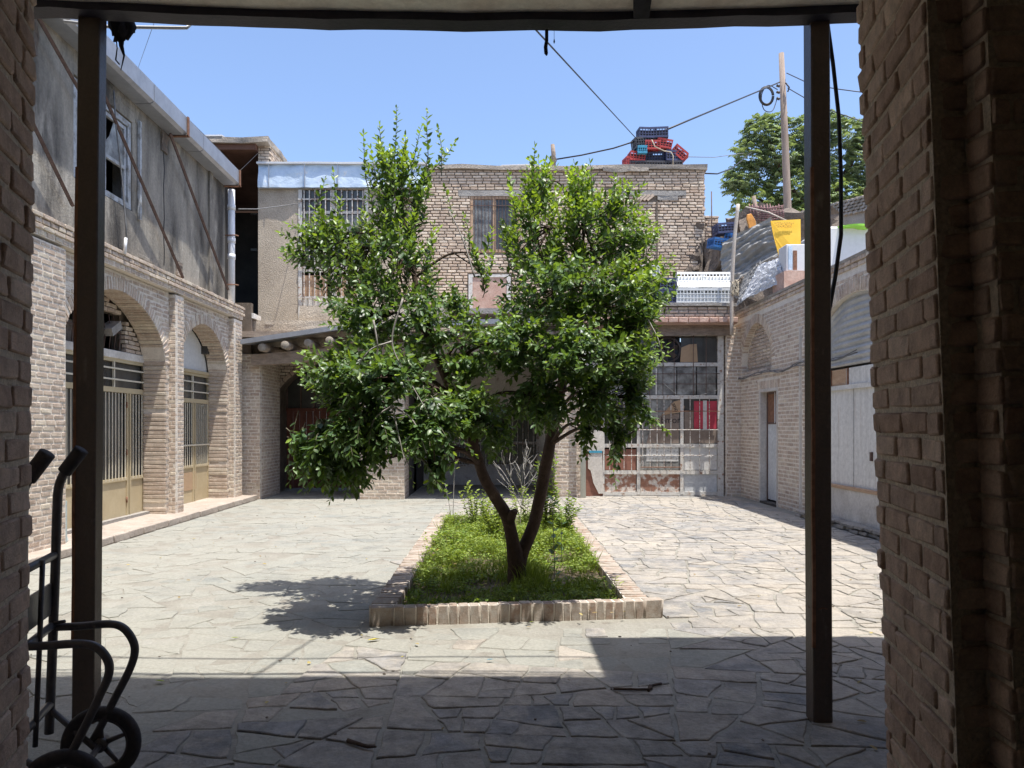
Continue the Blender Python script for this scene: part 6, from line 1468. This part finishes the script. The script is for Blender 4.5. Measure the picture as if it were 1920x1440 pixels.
cable('long_stick', 'thin pale stick lying over the netting', [P3(1398, 388, 18.0), P3(1440, 398, 17.8), P3(1475, 414, 17.6)], .018, 'wood_pale', 'stick')

# ================================================================ POLES, WIRES, FAR TREE
UP = thing('utility_pole', 'tall wooden utility pole with coiled cables against the sky', 'utility pole', (XX(1478, 30), 30, 0))
MB().tube([(XX(1480, 30), 30, -.1), P3(1477, 395, 30), P3(1471, 240, 30), P3(1465, 100, 30)], [.17, .145, .13, .10], 12).build('pole', 'wood_pole', UP)
mb = MB()
for k in range(4): mb.tube([P3(1437 + (11 + k) * math.cos(t), 180 + (15 + k) * math.sin(t), 29.6 + .03 * k) for t in np.linspace(0, 6.2, 22)], .022, 5)
mb.tube(smooth([P3(1458, 168, 29.8), P3(1440, 160, 29.7), P3(1428, 178, 29.6), P3(1432, 205, 29.6), P3(1448, 208, 29.6), P3(1458, 182, 29.8)], 4), .018, 5)
mb.build('cable_coil', 'cable', UP)
mb = MB()
for y in (160, 172, 184): mb.tube([P3(1456, y, 29.75), P3(1462, y + 2, 29.75)], .05, 7)
mb.build('insulator', 'steel_dark', UP); MB().tube([P3(1473, 155, 29.8), P3(1480, 164, 29.8), P3(1477, 172, 29.8)], .03, 5).build('bracket', 'steel_dark', UP)
def wire(label, pts, r, m='cable'): return cable('overhead_wire', label, [P3(*p) for p in pts], r, m, 'wire', 5)
wire('straight thick wire running from the entrance roof to the roof crates', [(610, -370, 3.6), (1003, 54, 8.0), (1195, 262, 19.7)], .010)
wire('wire sagging from the roof crates up to the utility pole', [(1243, 246, 19.8), (1300, 222, 22.3), (1360, 197, 25), (1420, 172, 27.8), (1462, 154, 29.9)], .026)
wire('wire from the short roof post to the roof crates', [(1041, 299, 20.2), (1090, 291, 20.1), (1150, 278, 20), (1196, 263, 19.8)], .020)
wire('wire drooping from the corner of the upper storey into the far tree', [(1320, 325, 19.6), (1345, 326, 20.5), (1372, 316, 23), (1388, 303, 26), (1410, 285, 39)], .020)
wire('faint thin wire behind the far tree at left', [(1285, 294, 22), (1340, 295, 25), (1395, 287, 30)], .010, 'wire')
wire('upper wire leading right from the utility pole', [(1475, 137, 29.9), (1520, 158, 28), (1570, 167, 26), (1625, 174, 24)], .018)
wire('lower wire leading right from the utility pole', [(1477, 165, 29.9), (1520, 190, 28), (1570, 212, 26), (1630, 232, 24)], .018)
wire('thin wire strung along the left of the sky', [(258, 130, 12), (290, 40, 9)], .003, 'wire')
wire('thin wire crossing from the downpipe to the barred opening', [(447, 392, 15.6), (480, 392, 17), (520, 387, 18.5), (562, 381, 19.3)], .010, 'wire')
wire('thin wire running from the gutter end up to the loggia roof', [(440, 330, 15.6), (485, 286, 19)], .005, 'cable')
wire('wire loose across the upper shop panes', [(1232, 688, 16.9), (1280, 694, 16.9), (1348, 700, 16.9)], .006, 'wire')
wire('wire sagging across the middle of the shop front', [(1240, 715, 16.9), (1266, 738, 16.9), (1300, 745, 16.9), (1350, 730, 16.9)], .004, 'wire')
for k, (ys, zz) in enumerate(((4.42, 4.32), (4.10, 4.32), (4.06, 4.38))):
    cable('overhead_wire', ('outermost', 'middle', 'innermost')[k] + ' of the three cables strung just outside the entrance roof', [(x, ys + .02 * math.sin(x * 2 + k), zz - .03 * math.cos(x) - .01 * math.sin(x * 3 + k)) for x in np.linspace(-5.0, 1.9, 24)], .011)
rpz = thing('roof_post', 'short wooden post on the roof behind the tree top', 'post', (XX(1037, 20.2), 20.2, 8.02))
MB().tube([(XX(1038, 20.2), 20.2, 8.0), P3(1038, 290, 20.2), P3(1036, 271, 20.2)], [.055, .06, .05], 8).build('shaft', 'wood', rpz)
MB().tube([P3(1040, 290, 20.1), P3(1044, 300, 20.1), P3(1041, 306, 20.1)], .012, 5).build('wire_tie', 'wire', rpz)
o = MB().prism([(XX(940, 20.5), 20.5, 8.05), (XX(1000, 20.5), 20.5, 8.05), (XX(1000, 20.5), 20.5, ZZ(307, 20.5)), (XX(940, 20.5), 20.5, ZZ(309, 20.5))], (0, 1.2, .08)).build('white_sheet', 'white_box', None); tag(o, 'bright white sheet lying on the far roof left of the post', 'sheet')

FT = thing('large_tree', 'big grey green tree rising behind the mud wall and the utility pole', 'tree', (XX(1545, 40), 40, 0))
random.seed(8); g = np.random.default_rng(8); YT = 40.0; s_ = YT / F
mb = MB()
def fl(pts, r0, r1): q = smooth([P3(a, b_, YT + dy) for a, b_, dy in pts], 4); mb.tube(q, list(np.linspace(r0, r1, len(q))), 8)
mb.tube([(XX(1545, YT), YT, -.1), P3(1545, 600, YT), P3(1540, 440, YT)], [.38, .32, .26], 10)
fl([(1540, 450, 0), (1560, 380, 0), (1590, 320, 0), (1620, 250, 0)], .22, .07); fl([(1540, 450, 0), (1510, 390, -.5), (1470, 330, -.7), (1440, 260, -.5)], .2, .06); fl([(1545, 440, 0), (1545, 350, .5), (1530, 280, .5), (1520, 230, 0)], .18, .05); fl([(1500, 380, 0), (1440, 380, 0), (1400, 360, 0)], .1, .04); fl([(1580, 330, 0), (1600, 300, 0), (1640, 290, 0)], .1, .04)
mb.build('trunk', 'bark', FT)
P = []; D = []; N = []; LL = []; WW = []; YY = []
clus = [(1430, 245, 34, 26), (1455, 228, 26, 15), (1410, 285, 34, 28), (1395, 335, 34, 26), (1420, 375, 42, 24), (1470, 290, 40, 40), (1480, 350, 44, 38), (1520, 240, 34, 26), (1530, 300, 40, 40), (1590, 250, 36, 26), (1620, 300, 34, 42), (1585, 360, 44, 34), (1540, 390, 50, 26), (1635, 360, 30, 40), (1460, 395, 40, 14), (1380, 350, 22, 14), (1560, 225, 26, 14), (1655, 290, 30, 40), (1690, 340, 40, 50), (1650, 400, 50, 30), (1400, 395, 30, 14), (1500, 400, 50, 14)]
for (px, py, rx, ry) in clus:
    rx *= 1.15; ry *= 1.15
    for q in range(int(rx * ry / 8.5)):
        v = Vector(g.normal(0, 1, 3)).normalized(); rr = g.uniform(.3, 1) ** .4; c = P3(px + v.x * rx * rr, py - v.z * ry * rr, YT + v.y * rx * s_ * 1.1 * rr)
        a = g.uniform(0, 6.28); ax = Vector((math.cos(a), math.sin(a), g.uniform(-.7, .25))).normalized(); sd = ax.cross(Vector((0, 0, 1))).normalized()
        yy = .55 * max(0, (py - 330) / 70) + g.uniform(0, .35)
        for k in range(9):                                     # compound leaf: leaflets in two rows
            p = c + ax * (k - 4) * .055; dd = sd * (1 if k % 2 else -1) + ax * .5 - Vector((0, 0, .35))
            P.append(p); D.append(dd); N.append((g.normal(0, .3), g.normal(0, .3), 1)); LL.append(.23); WW.append(.10); YY.append(min(1, yy))
o = leaf_cloud('crown', P, D, N, LL, WW, YY, 'leaf_far', FT, blade=True); o['kind'] = 'stuff'
